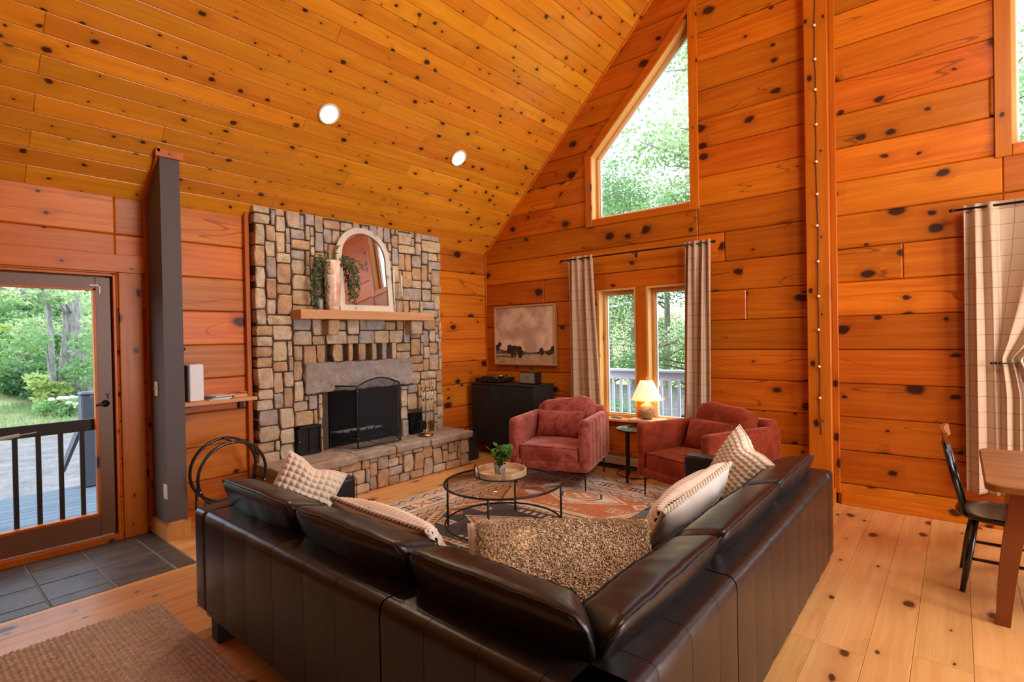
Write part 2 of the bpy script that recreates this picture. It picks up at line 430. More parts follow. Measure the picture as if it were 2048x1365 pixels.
def slate():
    t = NT('slate_tile'); c = t.coords(); r = t.rnd()
    cc = t.n('ShaderNodeVectorMath', operation='ADD'); t.l(c, cc.inputs[0]); t.l(t.comb(t.math('MULTIPLY', r, 31), 0, 0), cc.inputs[1]); v = cc.outputs[0]
    n1 = t.noise(t.vscale(v, (1, .5, 1)), 7, 6, .65, .8); n2 = t.noise(v, 40, 4, .7)
    base = t.ramp(r, [(0, (.055, .065, .075)), (.35, (.075, .06, .045)), (.7, (.05, .055, .06)), (1, (.085, .07, .05))])
    cb = t.mix(t.ramp(n1, [(.4, 0.0), (.62, 1.0)]), base, (.13, .105, .075)); cb = t.mix(t.ramp(n2, [(.3, .35), (.7, 0.0)]), cb, (.03, .035, .045))
    t.set(color=cb, rough=.42, normal=t.bump(t.math('ADD', n1, t.math('MULTIPLY', n2, .35)), .5, .012)); return t.m
M['slate'] = slate()
M['grout'] = plain('pale_grout', (.22, .19, .15), .9)

def leather(name, col, bscale=1.0):
    t = NT(name); c = t.coords(); n1 = t.noise(c, 7, 3, .6, .6); vo = t.n('ShaderNodeTexVoronoi'); vo.inputs['Scale'].default_value = 420; t.l(c, vo.inputs['Vector'])
    wr = t.noise(t.vscale(c, (1, 1, 1)), 26, 3, .55, 1.2)
    h = t.math('ADD', t.math('MULTIPLY', vo.outputs['Distance'], .10), t.math('ADD', t.math('MULTIPLY', wr, .55), t.math('MULTIPLY', n1, .6)))
    cb = t.mix(t.ramp(n1, [(.35, 0.0), (.7, 1.0)]), col, tuple(x * 1.7 for x in col))
    t.set(color=cb, rough=t.math('MULTIPLY_ADD', n1, .12, .25), normal=t.bump(h, .22 * bscale, .008), spec=.55); return t.m
M['leather'] = leather('dark_espresso_leather', (.0070, .0044, .0034))
M['leather_seat'] = leather('black_tufted_leather', (.014, .012, .012), .8)
M['seam'] = plain('black_seam', (.004, .003, .003), .6)
M['black'] = plain('black_metal', (.012, .011, .011), .4, .4)
M['black_paint'] = plain('glossy_black_paint', (.010, .009, .009), .22, 0, spec=.6)
M['black_matte'] = plain('matte_black_wood', (.014, .012, .011), .55)
M['brass'] = plain('brass', (.62, .40, .14), .25, 1.0)
M['chrome'] = plain('brushed_steel', (.55, .53, .5), .25, 1.0)
M['white_plastic'] = plain('ivory_plastic', (.75, .66, .5), .4)
M['white'] = plain('white_paint', (.80, .80, .82), .5)
M['candle'] = plain('ivory_wax', (.85, .80, .68), .5, 0, sss=.2)

def velvet(name, dark, light, tint):
    t = NT(name); c = t.coords(); n = t.noise(c, 5, 3, .6, 1.5); n2 = t.noise(c, 16, 2, .5, 1.0)
    k = t.math('ADD', t.math('MULTIPLY', n, .7), t.math('MULTIPLY', n2, .3))
    lw = t.n('ShaderNodeLayerWeight'); lw.inputs[0].default_value = .35
    cb = t.mix(t.ramp(k, [(.38, 0.0), (.66, 1.0)]), dark, light)
    t.set(color=cb, rough=.85, sheen=.9, srough=.35, stint=(*tint, 1), spec=.15, normal=t.bump(n2, .25, .01)); return t.m
M['velvet'] = velvet('rust_rose_velvet', (.19, .030, .020), (.42, .105, .075), (1.0, .60, .52))
M['velvet2'] = velvet('rust_red_velvet', (.17, .022, .008), (.31, .050, .018), (.9, .36, .22))

def fabric(name, col, scale=300, bump=.25, rough=.9, var=.1, **kw):
    t = NT(name); c = t.coords(); n = t.noise(c, scale, 2, .6); n1 = t.noise(c, 9, 3)
    cb = t.mix(t.ramp(n1, [(.35, 0.0), (.65, 1.0)]), tuple(x * (1 - var) for x in col), col)
    t.set(color=cb, rough=rough, spec=.1, normal=t.bump(n, bump, .003), sheen=.15, **kw); return t.m
M['cream'] = fabric('cream_boucle', (.78, .66, .50)); M['cream_rope'] = fabric('cream_rope_knit', (.80, .69, .55), 220)
M['cream_back'] = fabric('cream_cotton', (.80, .68, .52), 400, .1); M['white_back'] = fabric('pale_cotton', (.78, .74, .68), 400, .1)
M['tan_back'] = plain('tan_satin', (.55, .30, .13), .42)
M['fur'] = fabric('camel_shearling', (.98, .76, .48), 200, .05); M['fur'].node_tree.nodes['Principled BSDF'].inputs['Sheen Tint'].default_value = (1, .85, .6, 1)

def curtain_mat(name, lining=False):
    t = NT(name); uv = t.coords('UV'); o = t.xyz(uv)
    def line(s_, per, wd):
        f = t.math('FRACT', t.math('DIVIDE', s_, per)); return t.math('LESS_THAN', t.math('ABSOLUTE', t.math('SUBTRACT', f, .5)), wd / per / 2)
    ln = t.math('MAXIMUM', line(o[0], .13, .0032), line(o[1], .118, .0032))
    cb = t.mix(t.math('MULTIPLY', ln, .75), (.62, .43, .275), (.17, .085, .05))
    n = t.noise(t.vscale(uv, (900, 900, 1)), 1, 2)
    t.set(color=cb, rough=.9, spec=.08, normal=t.bump(n, .15, .002))
    tr = t.n('ShaderNodeBsdfTranslucent'); t.l(cb, tr.inputs[0]); mx = t.n('ShaderNodeMixShader'); mx.inputs[0].default_value = .22
    t.l(t.b.outputs[0], mx.inputs[1]); t.l(tr.outputs[0], mx.inputs[2]); t.l(mx.outputs[0], t.out.inputs[0]); return t.m
M['curtain'] = curtain_mat('plaid_linen')
M['lining'] = plain('white_curtain_lining', (.78, .80, .86), .8)

def glass(name, tint=(1, 1, 1), refl=1.0, rough=0.0):
    t = NT(name); tb = t.n('ShaderNodeBsdfTransparent'); tb.inputs[0].default_value = (*tint, 1); gb = t.n('ShaderNodeBsdfGlossy'); gb.inputs['Roughness'].default_value = rough
    fr = t.n('ShaderNodeFresnel'); fr.inputs[0].default_value = 1.5; mx = t.n('ShaderNodeMixShader'); ge = t.n('ShaderNodeNewGeometry')
    t.l(t.math('MULTIPLY', fr.outputs[0], t.math('MULTIPLY', t.math('SUBTRACT', 1.0, ge.outputs['Backfacing']), refl)), mx.inputs[0]); t.l(tb.outputs[0], mx.inputs[1]); t.l(gb.outputs[0], mx.inputs[2]); t.l(mx.outputs[0], t.out.inputs[0]); return t.m
M['glass'] = glass('window_glass', (.96, .98, .99)); M['table_glass'] = glass('smoked_table_glass', (.80, .72, .66))
M['mirror'] = plain('mirror_silver', (.66, .60, .56), .01, 1.0)
def mesh_screen():
    t = NT('fine_wire_mesh'); c = t.coords(); o = t.xyz(c)
    k1 = t.math('GREATER_THAN', t.math('SINE', t.math('MULTIPLY', o[2], 1900)), .35)
    k2 = t.math('GREATER_THAN', t.math('SINE', t.math('MULTIPLY', t.math('ADD', o[1], o[0]), 1900)), .35)
    a = t.math('MULTIPLY_ADD', t.math('MAXIMUM', k1, k2), .35, .22)
    t.set(color=(.02, .022, .03), rough=.5, metal=.3, alpha=a); return t.m
M['mesh'] = mesh_screen()
def lampshade():
    t = NT('glowing_linen_shade'); g = t.coords('Generated'); z = t.xyz(g)[2]
    t.set(color=(.85, .72, .50), rough=.8, emit=(1.0, .62, .25, 1), estr=1.0)
    e = t.ramp(z, [(0, (1.0, .52, .13)), (.55, (1.0, .72, .38)), (1, (1.0, .86, .64))]); t.l(e, t.b.inputs['Emission Color']); t.b.inputs['Emission Strength'].default_value = .85
    return t.m
M['shade'] = lampshade()
def emis(name, c, s): t = NT(name); t.set(color=(.9, .9, .9), emit=(*c, 1), estr=s); return t.m
M['bulb'] = emis('recessed_bulb', (1, .93, .8), 9.0)
def leafm(name, a, b, tr=.35):
    t = NT(name); c = t.coords(); n = t.noise(c, 3.0, 2); k = t.n('ShaderNodeNewGeometry').outputs['Random Per Island']
    cb = t.mix(k, a, b); t.set(color=cb, rough=.5, spec=.3)
    tl = t.n('ShaderNodeBsdfTranslucent'); t.l(t.mix(.4, cb, (.6, .8, .2)), tl.inputs[0]); mx = t.n('ShaderNodeMixShader'); mx.inputs[0].default_value = tr
    t.l(t.b.outputs[0], mx.inputs[1]); t.l(tl.outputs[0], mx.inputs[2]); t.l(mx.outputs[0], t.out.inputs[0]); return t.m
M['leaf_a'] = leafm('green_leaves', (.09, .25, .10), (.27, .46, .22)); M['leaf_b'] = leafm('pale_green_leaves', (.25, .42, .22), (.62, .72, .50), .4)
M['leaf_c'] = leafm('deep_green_leaves', (.05, .17, .09), (.16, .34, .16)); M['leaf_y'] = leafm('yellow_green_leaves', (.24, .38, .12), (.55, .62, .26))
M['houseleaf'] = leafm('glossy_houseplant_leaf', (.03, .13, .02), (.10, .30, .05), .15); M['eucal'] = leafm('dark_trailing_leaf', (.03, .08, .03), (.12, .20, .09), .15)
def bark(name, a, b):
    t = NT(name); c = t.coords(); n = t.noise(t.vscale(c, (1, 1, .25)), 14, 5, .65); t.set(color=t.mix(t.ramp(n, [(.35, 0.0), (.65, 1.0)]), a, b), rough=.9, normal=t.bump(n, .6, .03)); return t.m
M['bark'] = bark('grey_bark', (.16, .15, .14), (.38, .38, .38)); M['bark_d'] = bark('brown_bark', (.09, .07, .05), (.22, .18, .15))
def ground_mat(name, cols, s1=3, s2=60, b=.4):
    t = NT(name); c = t.coords(); n = t.noise(c, s1, 5, .6); n2 = t.noise(c, s2, 3, .7); k = t.math('ADD', t.math('MULTIPLY', n, .55), t.math('MULTIPLY', n2, .45))
    t.set(color=t.ramp(k, [(.35 + .3 * i / (len(cols) - 1), q) for i, q in enumerate(cols)]), rough=.95, normal=t.bump(n2, b, .03)); return t.m
M['gravel'] = ground_mat('pale_gravel', [(.07, .07, .075), (.13, .13, .14), (.20, .20, .215)], 2, 22)
M['grass'] = ground_mat('leaf_strewn_grass', [(.06, .11, .035), (.14, .15, .07), (.27, .20, .13), (.13, .20, .08)], 1.6, 14)
M['forest'] = ground_mat('forest_floor', [(.08, .13, .05), (.22, .34, .10), (.36, .30, .2), (.30, .45, .14)], .8, 9)
def jute():
    t = NT('braided_jute'); c = t.coords(); n = t.noise(t.vscale(c, (60, 20, 20)), 1, 3, .7); n2 = t.noise(c, 260, 2, .7)
    k = t.math('ADD', t.math('MULTIPLY', n, .5), t.math('MULTIPLY', n2, .5))
    t.set(color=t.ramp(k, [(.33, (.22, .14, .08)), (.5, (.54, .39, .25)), (.66, (.84, .70, .54))]), rough=.95, normal=t.bump(k, .9, .01)); return t.m
M['jute'] = jute()

# ------------------------------------------------------------------ room shell
SL = .977; EAVE = 2.713; RX = 4.19; RT = 8.38; BK = -12.0
def ceil_z(x): return EAVE + SL * min(x, RT - x)
fr_gable = lambda u, v, d: (u, -d, v)
fr_left = lambda u, v, d: (d, u, v)
fr_ceil = lambda u, v, d: (v + d * .699, u, EAVE + SL * v - d * .715)
fr_floor = lambda u, v, d: (v, u, d)
GP = [(-.2, -.1), (RT + .2, -.1), (RT + .2, EAVE), (RX, ceil_z(RX) + .1), (-.2, EAVE)]
W_LO = [(1.75, .4825), (3.03, .4825), (3.03, 2.27), (1.75, 2.27)]
W_LR = [(5.35, .4825), (6.63, .4825), (6.63, 2.27), (5.35, 2.27)]
def uwin(g):   # sloping window outline grown by g (mirrored later)
    xl, xr, zb, zk = 1.763 - g, 2.955 + g, 2.93 - g, 3.68
    k = math.sqrt(1 + .98 ** 2) * g
    zl = zk + k - .98 * g; zr = zk + k + .98 * (xr - 1.763)
    return [(xl, zb), (xr, zb), (xr, zr), (xl, zl)]
W_UL = uwin(0.055); W_UL[0] = (W_UL[0][0], 2.8696); W_UL[1] = (W_UL[1][0], 2.8696)
mirror = lambda P: [(RT - x, z) for x, z in P][::-1]
W_UR = mirror(W_UL)
OPEN = [W_LO, W_LR, W_UL, W_UR]
def cut(polys, opens):
    for Wp in opens:
        nx = []
        for p in polys: nx += subtract(p, Wp)
        polys = nx
    return polys

# gable wall: log-sided boards with recessed joints on a solid core
mb = MB()
for p in cut([GP], [W_LO, W_LR, W_UL, W_UR]): slab(mb, p, fr_gable, -.22, -.022, 0)
wall_back = mb.build('wall_back', M['wood_dark_gap']); tag(wall_back, kind='structure')
zj = [0.0] + [.184 + .2984 * k for k in range(0, 24)]
butts = {8: [3.299, 5.9], 7: [1.018, 4.751], 6: [3.5], 11: [5.3], 3: [5.6]}
for k in range(len(zj) - 1):
    z0, z1 = zj[k] + .002, zj[k + 1] - .002
    xs = [0.0, 4.06, 4.26, RT]
    for b in butts.get(k, []): xs.append(b)
    xs = sorted(xs)
    for a, b in zip(xs[:-1], xs[1:]):
        if a == 4.06: continue
        P = [(a + .001, z0), (b - .001, z0), (b - .001, z1), (a + .001, z1)]
        P = clip(P, -SL, 1, EAVE - .002); P = clip(P, SL, 1, EAVE + SL * RT - .002) if len(P) > 2 else P
        if len(P) < 3: continue
        for q in cut([P], OPEN):
            if abs(area2(q)) < .004: continue
            jog = random.uniform(-.003, .003)
            piece('plank', q, fr_gable, -.024, .0 + jog, .009, M['wall_x'], wall_back)

# side wall with the fireplace and the glazed door
DOOR = [(-5.32, -.1), (-4.305, -.1), (-4.305, 2.105), (-5.32, 2.105)]
mb = MB()
for p in cut([[(BK, -.1), (0, -.1), (0, EAVE), (BK, EAVE)]], [DOOR, [(-2.62, .38), (-1.6, .38), (-1.6, 1.08), (-2.62, 1.08)]]): slab(mb, p, fr_left, -.2, -.022, 0)
wall_left = mb.build('wall_left', M['wood_dark_gap']); tag(wall_left, kind='structure')
zl = [0.0, .0348] + [.3332 + .2984 * k for k in range(0, 9)]
zl = [0.0] + [.3332 + .2984 * k for k in range(-1, 8)] + [EAVE + .02]
for k in range(len(zl) - 1):
    z0, z1 = zl[k] + .002, zl[k + 1] - .002
    if z1 - z0 < .02: continue
    for a, b in ((BK, -4.085), (-3.955, -3.24), (-1.02, 0.0)):
        for q in cut([[(a, z0), (b, z0), (b, z1), (a, z1)]], [DOOR]):
            if abs(area2(q)) < .003: continue
            piece('plank', q, fr_left, -.024, random.uniform(-.003, .003), .009, M['wall_y'], wall_left)

# ceiling boards
mb = MB()
slab(mb, [(BK, -.02), (0.22, -.02), (0.22, RX + .1), (BK, RX + .1)], fr_ceil, -.12, -.014, 0)
mb.add([(RX, 0.22, ceil_z(RX)), (RX, BK, ceil_z(RX)), (RT + .02, BK, EAVE), (RT + .02, .22, EAVE), (RX, 0.22, ceil_z(RX) + .1), (RX, BK, ceil_z(RX) + .1), (RT + .02, BK, EAVE + .1), (RT + .02, .22, EAVE + .1)],
       [(0, 1, 2, 3), (7, 6, 5, 4), (0, 4, 5, 1), (1, 5, 6, 2), (2, 6, 7, 3), (3, 7, 4, 0)], 1)
ceiling = mb.build('ceiling', [M['wood_dark_gap'], M['ceil']]); tag(ceiling, kind='structure')
xj = [0.0] + [.014 + .0965 * k for k in range(1, 44)]
for k in range(len(xj) - 1):
    x0, x1 = xj[k] + .0008, xj[k + 1] - .0008
    js = [0.0]
    if k % 3 == 0: js.append(-1.87)
    elif k % 3 == 1: js.append(-3.1 if k % 2 else -2.5)
    if k == 4: js.append(-4.09)
    js.append(-4.83 if k % 2 == 0 else -5.9 - .3 * (k % 3)); js.append(BK)
    js = sorted(set(js))
    for a, b in zip(js[:-1], js[1:]):
        piece('board', [(a + .0006, x0), (b - .0006, x0), (b - .0006, x1), (a + .0006, x1)], fr_ceil, -.016, random.uniform(-.0006, .0006), .003, M['ceil'], ceiling)

# floor: wide pine boards, slate by the door
mb = MB(); mb.box(-.02, RT + .1, BK, .01, -.12, -.014)
floor = mb.build('floor', M['wood_dark_gap']); tag(floor, kind='structure')
xf = [0.0]; wds = [.21, .19, .225, .2, .215, .185, .22]; i = 0
while xf[-1] < 4.3: xf.append(xf[-1] + wds[i % 7]); i += 1
xf = [x for x in xf if x < 4.25] + [4.33, 4.535, 4.746, 4.921, 5.14, 5.36, 5.57, 5.79, 6.0, 6.22, 6.44, 6.66, 6.88, 7.1, 7.32, 7.54, 7.76, 7.98, 8.2, RT]
for k in range(len(xf) - 1):
    a, b = xf[k], xf[k + 1]
    ys = [0.0]; y = -random.uniform(1.1, 3.2)
    if abs(a - 4.746) < .01: y = -.872
    if abs(a - 4.921) < .01: y = -2.386
    while y > BK + .6: ys.append(y); y -= random.uniform(2.3, 3.9)
    ys.append(BK); ys = ys[::-1]
    for c, d in zip(ys[:-1], ys[1:]):
        P = [(c + .0006, a + .0007), (d - .0006, a + .0007), (d - .0006, b - .0007), (c + .0006, b - .0007)]
        for q in subtract(P, [(-12.5, -1), (-4.1, -1), (-4.1, .987), (-12.5, .987)]):
            if abs(area2(q)) < .002: continue
            piece('plank', q, fr_floor, -.016, random.uniform(-.0005, 0), .0015, M['floor'], floor)
gr = MB(); gr.box(0, .985, BK, -4.1, -.014, -.004); gr.build('grout', M['grout'], floor)
ty = [-4.103, -4.235, -4.57, -4.89] + [-4.89 - .325 * k for k in range(1, 13)]; tx = [0.0, .24, .55, .86, .984]
for i in range(len(ty) - 1):
    for j in range(4):
        g = .004; q = [(ty[i + 1] + g, tx[j] + g), (ty[i] - g, tx[j] + g), (ty[i] - g, tx[j + 1] - g), (ty[i + 1] + g, tx[j + 1] - g)]
        q = [(u + random.uniform(-.0015, .0015), v + random.uniform(-.0015, .0015)) for u, v in q]
        piece('tile', q, fr_floor, -.012, random.uniform(-.001, .001), .003, M['slate'], floor)

# unseen sides of the room
mb = MB(); mb.box(RT, RT + .2, BK, .2, -.1, EAVE + .05); tag(mb.build('wall_right', M['wall_y']), kind='structure')
mb = MB(); slab(mb, [(-.2, 0), (RT + .2, 0), (RT + .2, EAVE), (RX, ceil_z(RX)), (-.2, EAVE)], lambda u, v, d: (u, BK - d, v), 0, .2, 0)
tag(mb.build('wall_front', M['wall_x']), kind='structure')

# post, baseboards and trims on the gable wall
mb = MB(); mb.box(4.052, 4.238, -.10, .0, .14, 6.72, .006); tag(mb.build('trim_post', M['trim_z']), kind='structure')
mb = MB(); mb.box(4.238, 4.285, -.035, .0, .10, 6.72, .004); tag(mb.build('trim_1', M['trim_z']), kind='structure')
mb = MB(); mb.box(4.03, 4.25, -.125, -.0, 0, .14, .004); tag(mb.build('trim_2', M['trim_x']), kind='structure')
mb = MB(); mb.box(4.29, RT, -.028, .0, 0, .105, .004); tag(mb.build('baseboard_back', M['trim_x']), kind='structure')
mb = MB(); mb.box(0, 4.03, -.024, .0, 0, .105, .004); tag(mb.build('baseboard_back.001', M['trim_x']), kind='structure')
mb = MB(); mb.box(0, .02, -.97, -.02, 0, .105, .004); mb.box(0, .02, -3.94, -3.36, 0, .105, .004); tag(mb.build('baseboard_left', M['trim_y']), kind='structure')
mb = MB(); mb.box(0.0, .022, -.022, 0, .105, EAVE, .003); tag(mb.build('trim_3', M['trim_z']), kind='structure')
# rake trim where the gable meets the ceiling
mb = MB(); slab(mb, [(0.0, EAVE - .03), (RX, ceil_z(RX) - .03), (RX, ceil_z(RX) + .01), (0.0, EAVE + .01)], fr_gable, 0, .022, .004)
tag(mb.build('trim_4', M['trim_x']), kind='structure')
# board beside the chimney
mb = MB(); mb.box(0.0, .05, -3.325, -3.285, .0, 2.76, .003); tag(mb.build('trim_5', M['trim_zy']), kind='structure')

# ------------------------------------------------------------------ windows
def window(name, pts, jamb_y=.19, label=None, casing=None, frame=.035, split=None, dark=False):
    """pts ccw opening in (x,z); jamb boards, sash frame and glass"""
    root = empty(name, kind='structure')
    n = len(pts); jb = MB()
    out = inset(pts, -.02)
    for i in range(n):
        j = (i + 1) % n
        q = [pts[i], pts[j], out[j], out[i]]
        slab(jb, q, fr_gable, -.2, .0, 0)
    jb.build('jamb', M['jamb'], root)
    fi = inset(pts, frame); sb = MB()
    for i in range(n):
        j = (i + 1) % n
        slab(sb, [pts[i], pts[j], fi[j], fi[i]], fr_gable, -.16, -.10, .006)
    sb.build('sash', M['jamb'], root)
    f2 = inset(pts, frame + .014); sb = MB()
    for i in range(n):
        j = (i + 1) % n
        slab(sb, [fi[i], fi[j], f2[j], f2[i]], fr_gable, -.15, -.125, .002)
    sb.build('glazing_bead', M['white'] if not dark else M['black_matte'], root)
    gb = MB(); slab(gb, f2, fr_gable, -.142, -.137, 0); gb.build('pane', M['glass'], root)
    return root
def casing(name, polys, mats):
    r = empty(name, kind='structure')
    for p, m in zip(polys, mats):
        b = MB(); slab(b, p, fr_gable, -.01, .02, .003); b.build('casing_board', m, r)
U = uwin(0.0); UO = uwin(.10)
window('window_1', U); window('window_2', mirror(U))
def ucase(f):
    z2 = U[2][1]
    a = [(1.673, 2.845), (1.762, 2.845), (1.762, 3.68), (1.673, 3.717)]
    b = [(1.763, 3.681), (2.955, z2 + .001), (2.955, z2 + .126), (1.673, 3.718)]
    c = [(2.957, 2.845), (3.052, 2.845), (3.052, z2 + .22), (2.957, z2 + .128)]
    d = [(1.763, 2.845), (2.955, 2.845), (2.955, 2.928), (1.763, 2.928)]
    return [f(x) for x in (a, b, c, d)]
casing('trim_6', ucase(lambda x: x), [M['trim_z'], M['trim_x'], M['trim_z'], M['trim_x']])
casing('trim_7', ucase(lambda x: [(RT - p[0], p[1]) for p in x][::-1]), [M['trim_z'], M['trim_x'], M['trim_z'], M['trim_x']])
for k, f in enumerate((0, 3.6)):
    window('window_%d' % (3 + 2 * k), [(1.83 + f, .575), (2.285 + f, .575), (2.285 + f, 2.065), (1.83 + f, 2.065)], dark=False)
    window('window_%d' % (4 + 2 * k), [(2.455 + f, .575), (2.93 + f, .575), (2.93 + f, 2.065), (2.455 + f, 2.065)], dark=False)
    r = empty('trim_%d' % (8 + k), kind='structure')
    for nm, P, mm, d in (('head_board', [(1.752 + f, 2.085), (3.028 + f, 2.085), (3.028 + f, 2.268), (1.752 + f, 2.268)], 'trim_x', .0),
                      ('side_board', [(1.752 + f, .56), (1.808 + f, .56), (1.808 + f, 2.083), (1.752 + f, 2.083)], 'trim_z', .005),
                      ('side_board', [(2.952 + f, .56), (3.028 + f, .56), (3.028 + f, 2.083), (2.952 + f, 2.083)], 'trim_z', .005),
                      ('mullion', [(2.307 + f, .56), (2.433 + f, .56), (2.433 + f, 2.083), (2.307 + f, 2.083)], 'trim_z', .0)):
        b = MB(); slab(b, P, fr_gable, -.19, d, .004); b.build(nm, M[mm], r)
    b = MB(); slab(b, [(1.752 + f, .4845), (3.028 + f, .4845), (3.028 + f, .535), (1.752 + f, .535)], fr_gable, -.19, .0, .004); b.build('apron_board', M['trim_x'], r)
    b = MB(); b.box(1.74 + f, 3.04 + f, -.06, .12, .545, .572, .004); b.build('sill', M['jamb'], r)
# fine shadow strips at the window heads
# ------------------------------------------------------------------ partition wall (dark grey) with its trims
pt = MB(); y0, y1 = -4.09, -3.952; xe = .354
pt.add([(0, y, z) for y in (y0, y1) for z in (.14, EAVE)] + [(xe, y, z) for y in (y0, y1) for z in (.14, EAVE + SL * xe)],
       [(0, 1, 3, 2), (4, 6, 7, 5), (0, 4, 5, 1), (2, 3, 7, 6), (0, 2, 6, 4), (1, 5, 7, 3)])
M['grey'] = plain('slate_grey_paint', (.105, .088, .082), .75)
tag(pt.build('wall_partition', M['grey']), kind='structure')
b = MB(); b.box(.0, xe + .018, y0 - .018, y1 + .018, 0, .14, .003); tag(b.build('baseboard_partition', M['jamb']), kind='structure')
b = MB()
def raker(x0, x1, ya, yb, dz0, dz1):
    b.add([(x, y, EAVE + SL * x - dz) for x in (x0, x1) for y in (ya, yb) for dz in (dz0, dz1)], [(0, 1, 3, 2), (4, 6, 7, 5), (0, 4, 5, 1), (2, 3, 7, 6), (0, 2, 6, 4), (1, 5, 7, 3)])
raker(.0, xe + .02, y0 - .02, y0, .0, .04)
b.box(xe, xe + .02, y0 - .03, y1 + .025, EAVE + SL * xe - .055, EAVE + SL * xe + .005, .002)
b.box(0, .02, y0 - .022, y0, .14, EAVE, .002)
tag(b.build('trim_10', M['trim_zy']), kind='structure')

# ------------------------------------------------------------------ glazed door in the side wall
M['door'] = plain('brown_bronze_door_paint', (.16, .072, .028), .42)
r = empty('door_1', kind='structure')
b = MB(); b.box(-.02, .018, -4.292, -4.132, 0.0, 2.118, .004); b.build('casing_board', M['trim_zy'], r)
b = MB(); b.box(-.02, .022, -5.6, -4.107, 2.118, 2.262, .004); b.build('casing_board', M['trim_y'], r)
b = MB(); b.box(-.2, -.005, -4.325, -4.307, 0.0, 2.1, .002); b.box(-.2, -.005, -5.33, -4.325, 2.085, 2.104, .002); b.build('jamb', M['trim_zy'], r)
b = MB(); b.box(-.105, -.078, -4.362, -4.30, .03, 2.1, .002); b.box(-.105, -.078, -5.33, -4.30, 2.06, 2.104, .002); b.build('door_stop', M['door'], r)
b = MB(); b.box(-.2, .03, -5.33, -4.3, 0, .05, .004); b.build('threshold', M['trim_y'], r)
b = MB(); X0, X1 = -.075, -.03
b.box(X0, X1, -4.432, -4.337, .055, 2.075, .003); b.box(X0, X1, -5.3, -5.2, .055, 2.075, .003)
b.box(X0, X1, -5.2, -4.432, 1.98, 2.075, .003); b.box(X0, X1, -5.2, -4.432, .055, .23, .003)
door = b.build('door_leaf', M['door'], r)
b = MB(); b.box(-.078, -.026, -4.448, -4.43, .225, 1.985, .002); b.box(-.078, -.026, -5.2, -4.43, .215, .235, .002); b.box(-.078, -.026, -5.2, -4.43, 1.97, 1.985, .002)
b.build('glazing_stop', M['trim_zy'], r)
b = MB(); b.box(-.056, -.052, -5.2, -4.44, .235, 1.972); b.build('pane', glass('screened_door_glass', (.86, .89, .90), .12), r)
b = MB(); b.box(-.028, -.022, -5.3, -4.35, .042, .058, .001); b.build('door_sweep', M['chrome'], r)
b = MB(); b.lathe([(.027, 0), (.027, .006), (.014, .012), (.011, .035), (.0, .036)], n=20, M=Matrix.Translation((-.03, -4.385, 1.085)) @ Matrix.Rotation(PI / 2, 4, 'Y'))
b.tube([(.004, -4.385, 1.085), (.008, -4.40, 1.085), (.008, -4.445, 1.08), (.006, -4.455, 1.078)], .008, 8); b.build('handle', M['black'], r, True)
b = MB(); b.box(-.03, -.022, -4.372, -4.366, 1.12, 1.16, .001); b.box(-.03, -.02, -4.385, -4.355, 1.155, 1.161, .001); b.build('latch', M['black'], r)
b = MB(); b.box(-.03, -.024, -4.47, -4.40, 2.005, 2.015, .001); b.box(-.03, -.024, -4.41, -4.40, 1.945, 2.015, .001); b.build('corner_bracket', M['white_plastic'], r)
# storm door rail, bars and closer just outside
M['rail_brown'] = plain('dark_brown_rail', (.045, .024, .016), .6)
b = MB(); b.box(-.125, -.095, -5.25, -4.36, .878, .968, .003); b.build('rail', M['rail_brown'], r)
for k in range(8):
    y = -4.522 - .1275 * k; b = MB(); b.box(-.12, -.10, y - .015, y + .015, .1, .88, .002); b.build('baluster', M['rail_brown'], r)
b = MB(); b.tube([(-.085, -5.25, .865), (-.085, -4.88, .905)], .014, 10); b.tube([(-.085, -4.88, .905), (-.085, -4.79, .912)], .005, 6); b.build('door_closer', M['white_plastic'], r, True)

# ------------------------------------------------------------------ stone chimney breast and hearth
CX = .13
fire = empty('fireplace', (0, -2.13, 0), 0, 'floor-to-ceiling tan field stone chimney breast with arched mirror on its mantel', 'fireplace')
def P(o, parent):       # parent keeping world coordinates
    o.parent = parent; o.matrix_parent_inverse = Matrix.Translation(-Vector(parent.location)) if parent.parent is None else Matrix(); return o
def pack(W, H, g, blocked, sizes, rng):
    occ = np.zeros((W, H), bool); out = []
    for i in range(W):
        for j in range(H):
            if blocked((i + .5) * g, (j + .5) * g): occ[i, j] = True
    for j in range(H):
        for i in range(W):
            if occ[i, j]: continue
            cand = list(sizes); rng.shuffle(cand); done = False
            for (a, b) in cand:
                if i + a <= W and j + b <= H and not occ[i:i + a, j:j + b].any():
                    # avoid leaving one-cell slivers above short neighbours
                    occ[i:i + a, j:j + b] = True; out.append((i, j, a, b)); done = True; break
            if not done: occ[i, j] = True; out.append((i, j, 1, 1))
    return out
def stone_poly(u0, u1, v0, v1, rng, gap=.0045, jit=.2):
    u0 += gap; u1 -= gap; v0 += gap; v1 -= gap; w_, h_ = u1 - u0, v1 - v0; j = lambda s: rng.uniform(-1, 1) * min(.010, jit * s)
    k = min(w_, h_) * .13
    return [(u0 + rng.uniform(0, 1) * k, v0 + rng.uniform(0, 1) * k * .5), (u0 + w_ * rng.uniform(.4, .6), v0 + rng.uniform(-.002, .003)), (u1 - rng.uniform(0, 1) * k, v0 + rng.uniform(0, 1) * k * .5),
            (u1 + rng.uniform(-.004, .002), v0 + h_ * rng.uniform(.4, .6)), (u1 - rng.uniform(0, 1) * k, v1 - rng.uniform(0, 1) * k * .5), (u0 + w_ * rng.uniform(.4, .6), v1 + rng.uniform(-.003, .002)),
            (u0 + rng.uniform(0, 1) * k, v1 - rng.uniform(0, 1) * k * .5), (u0 + rng.uniform(-.002, .004), v0 + h_ * rng.uniform(.4, .6))]
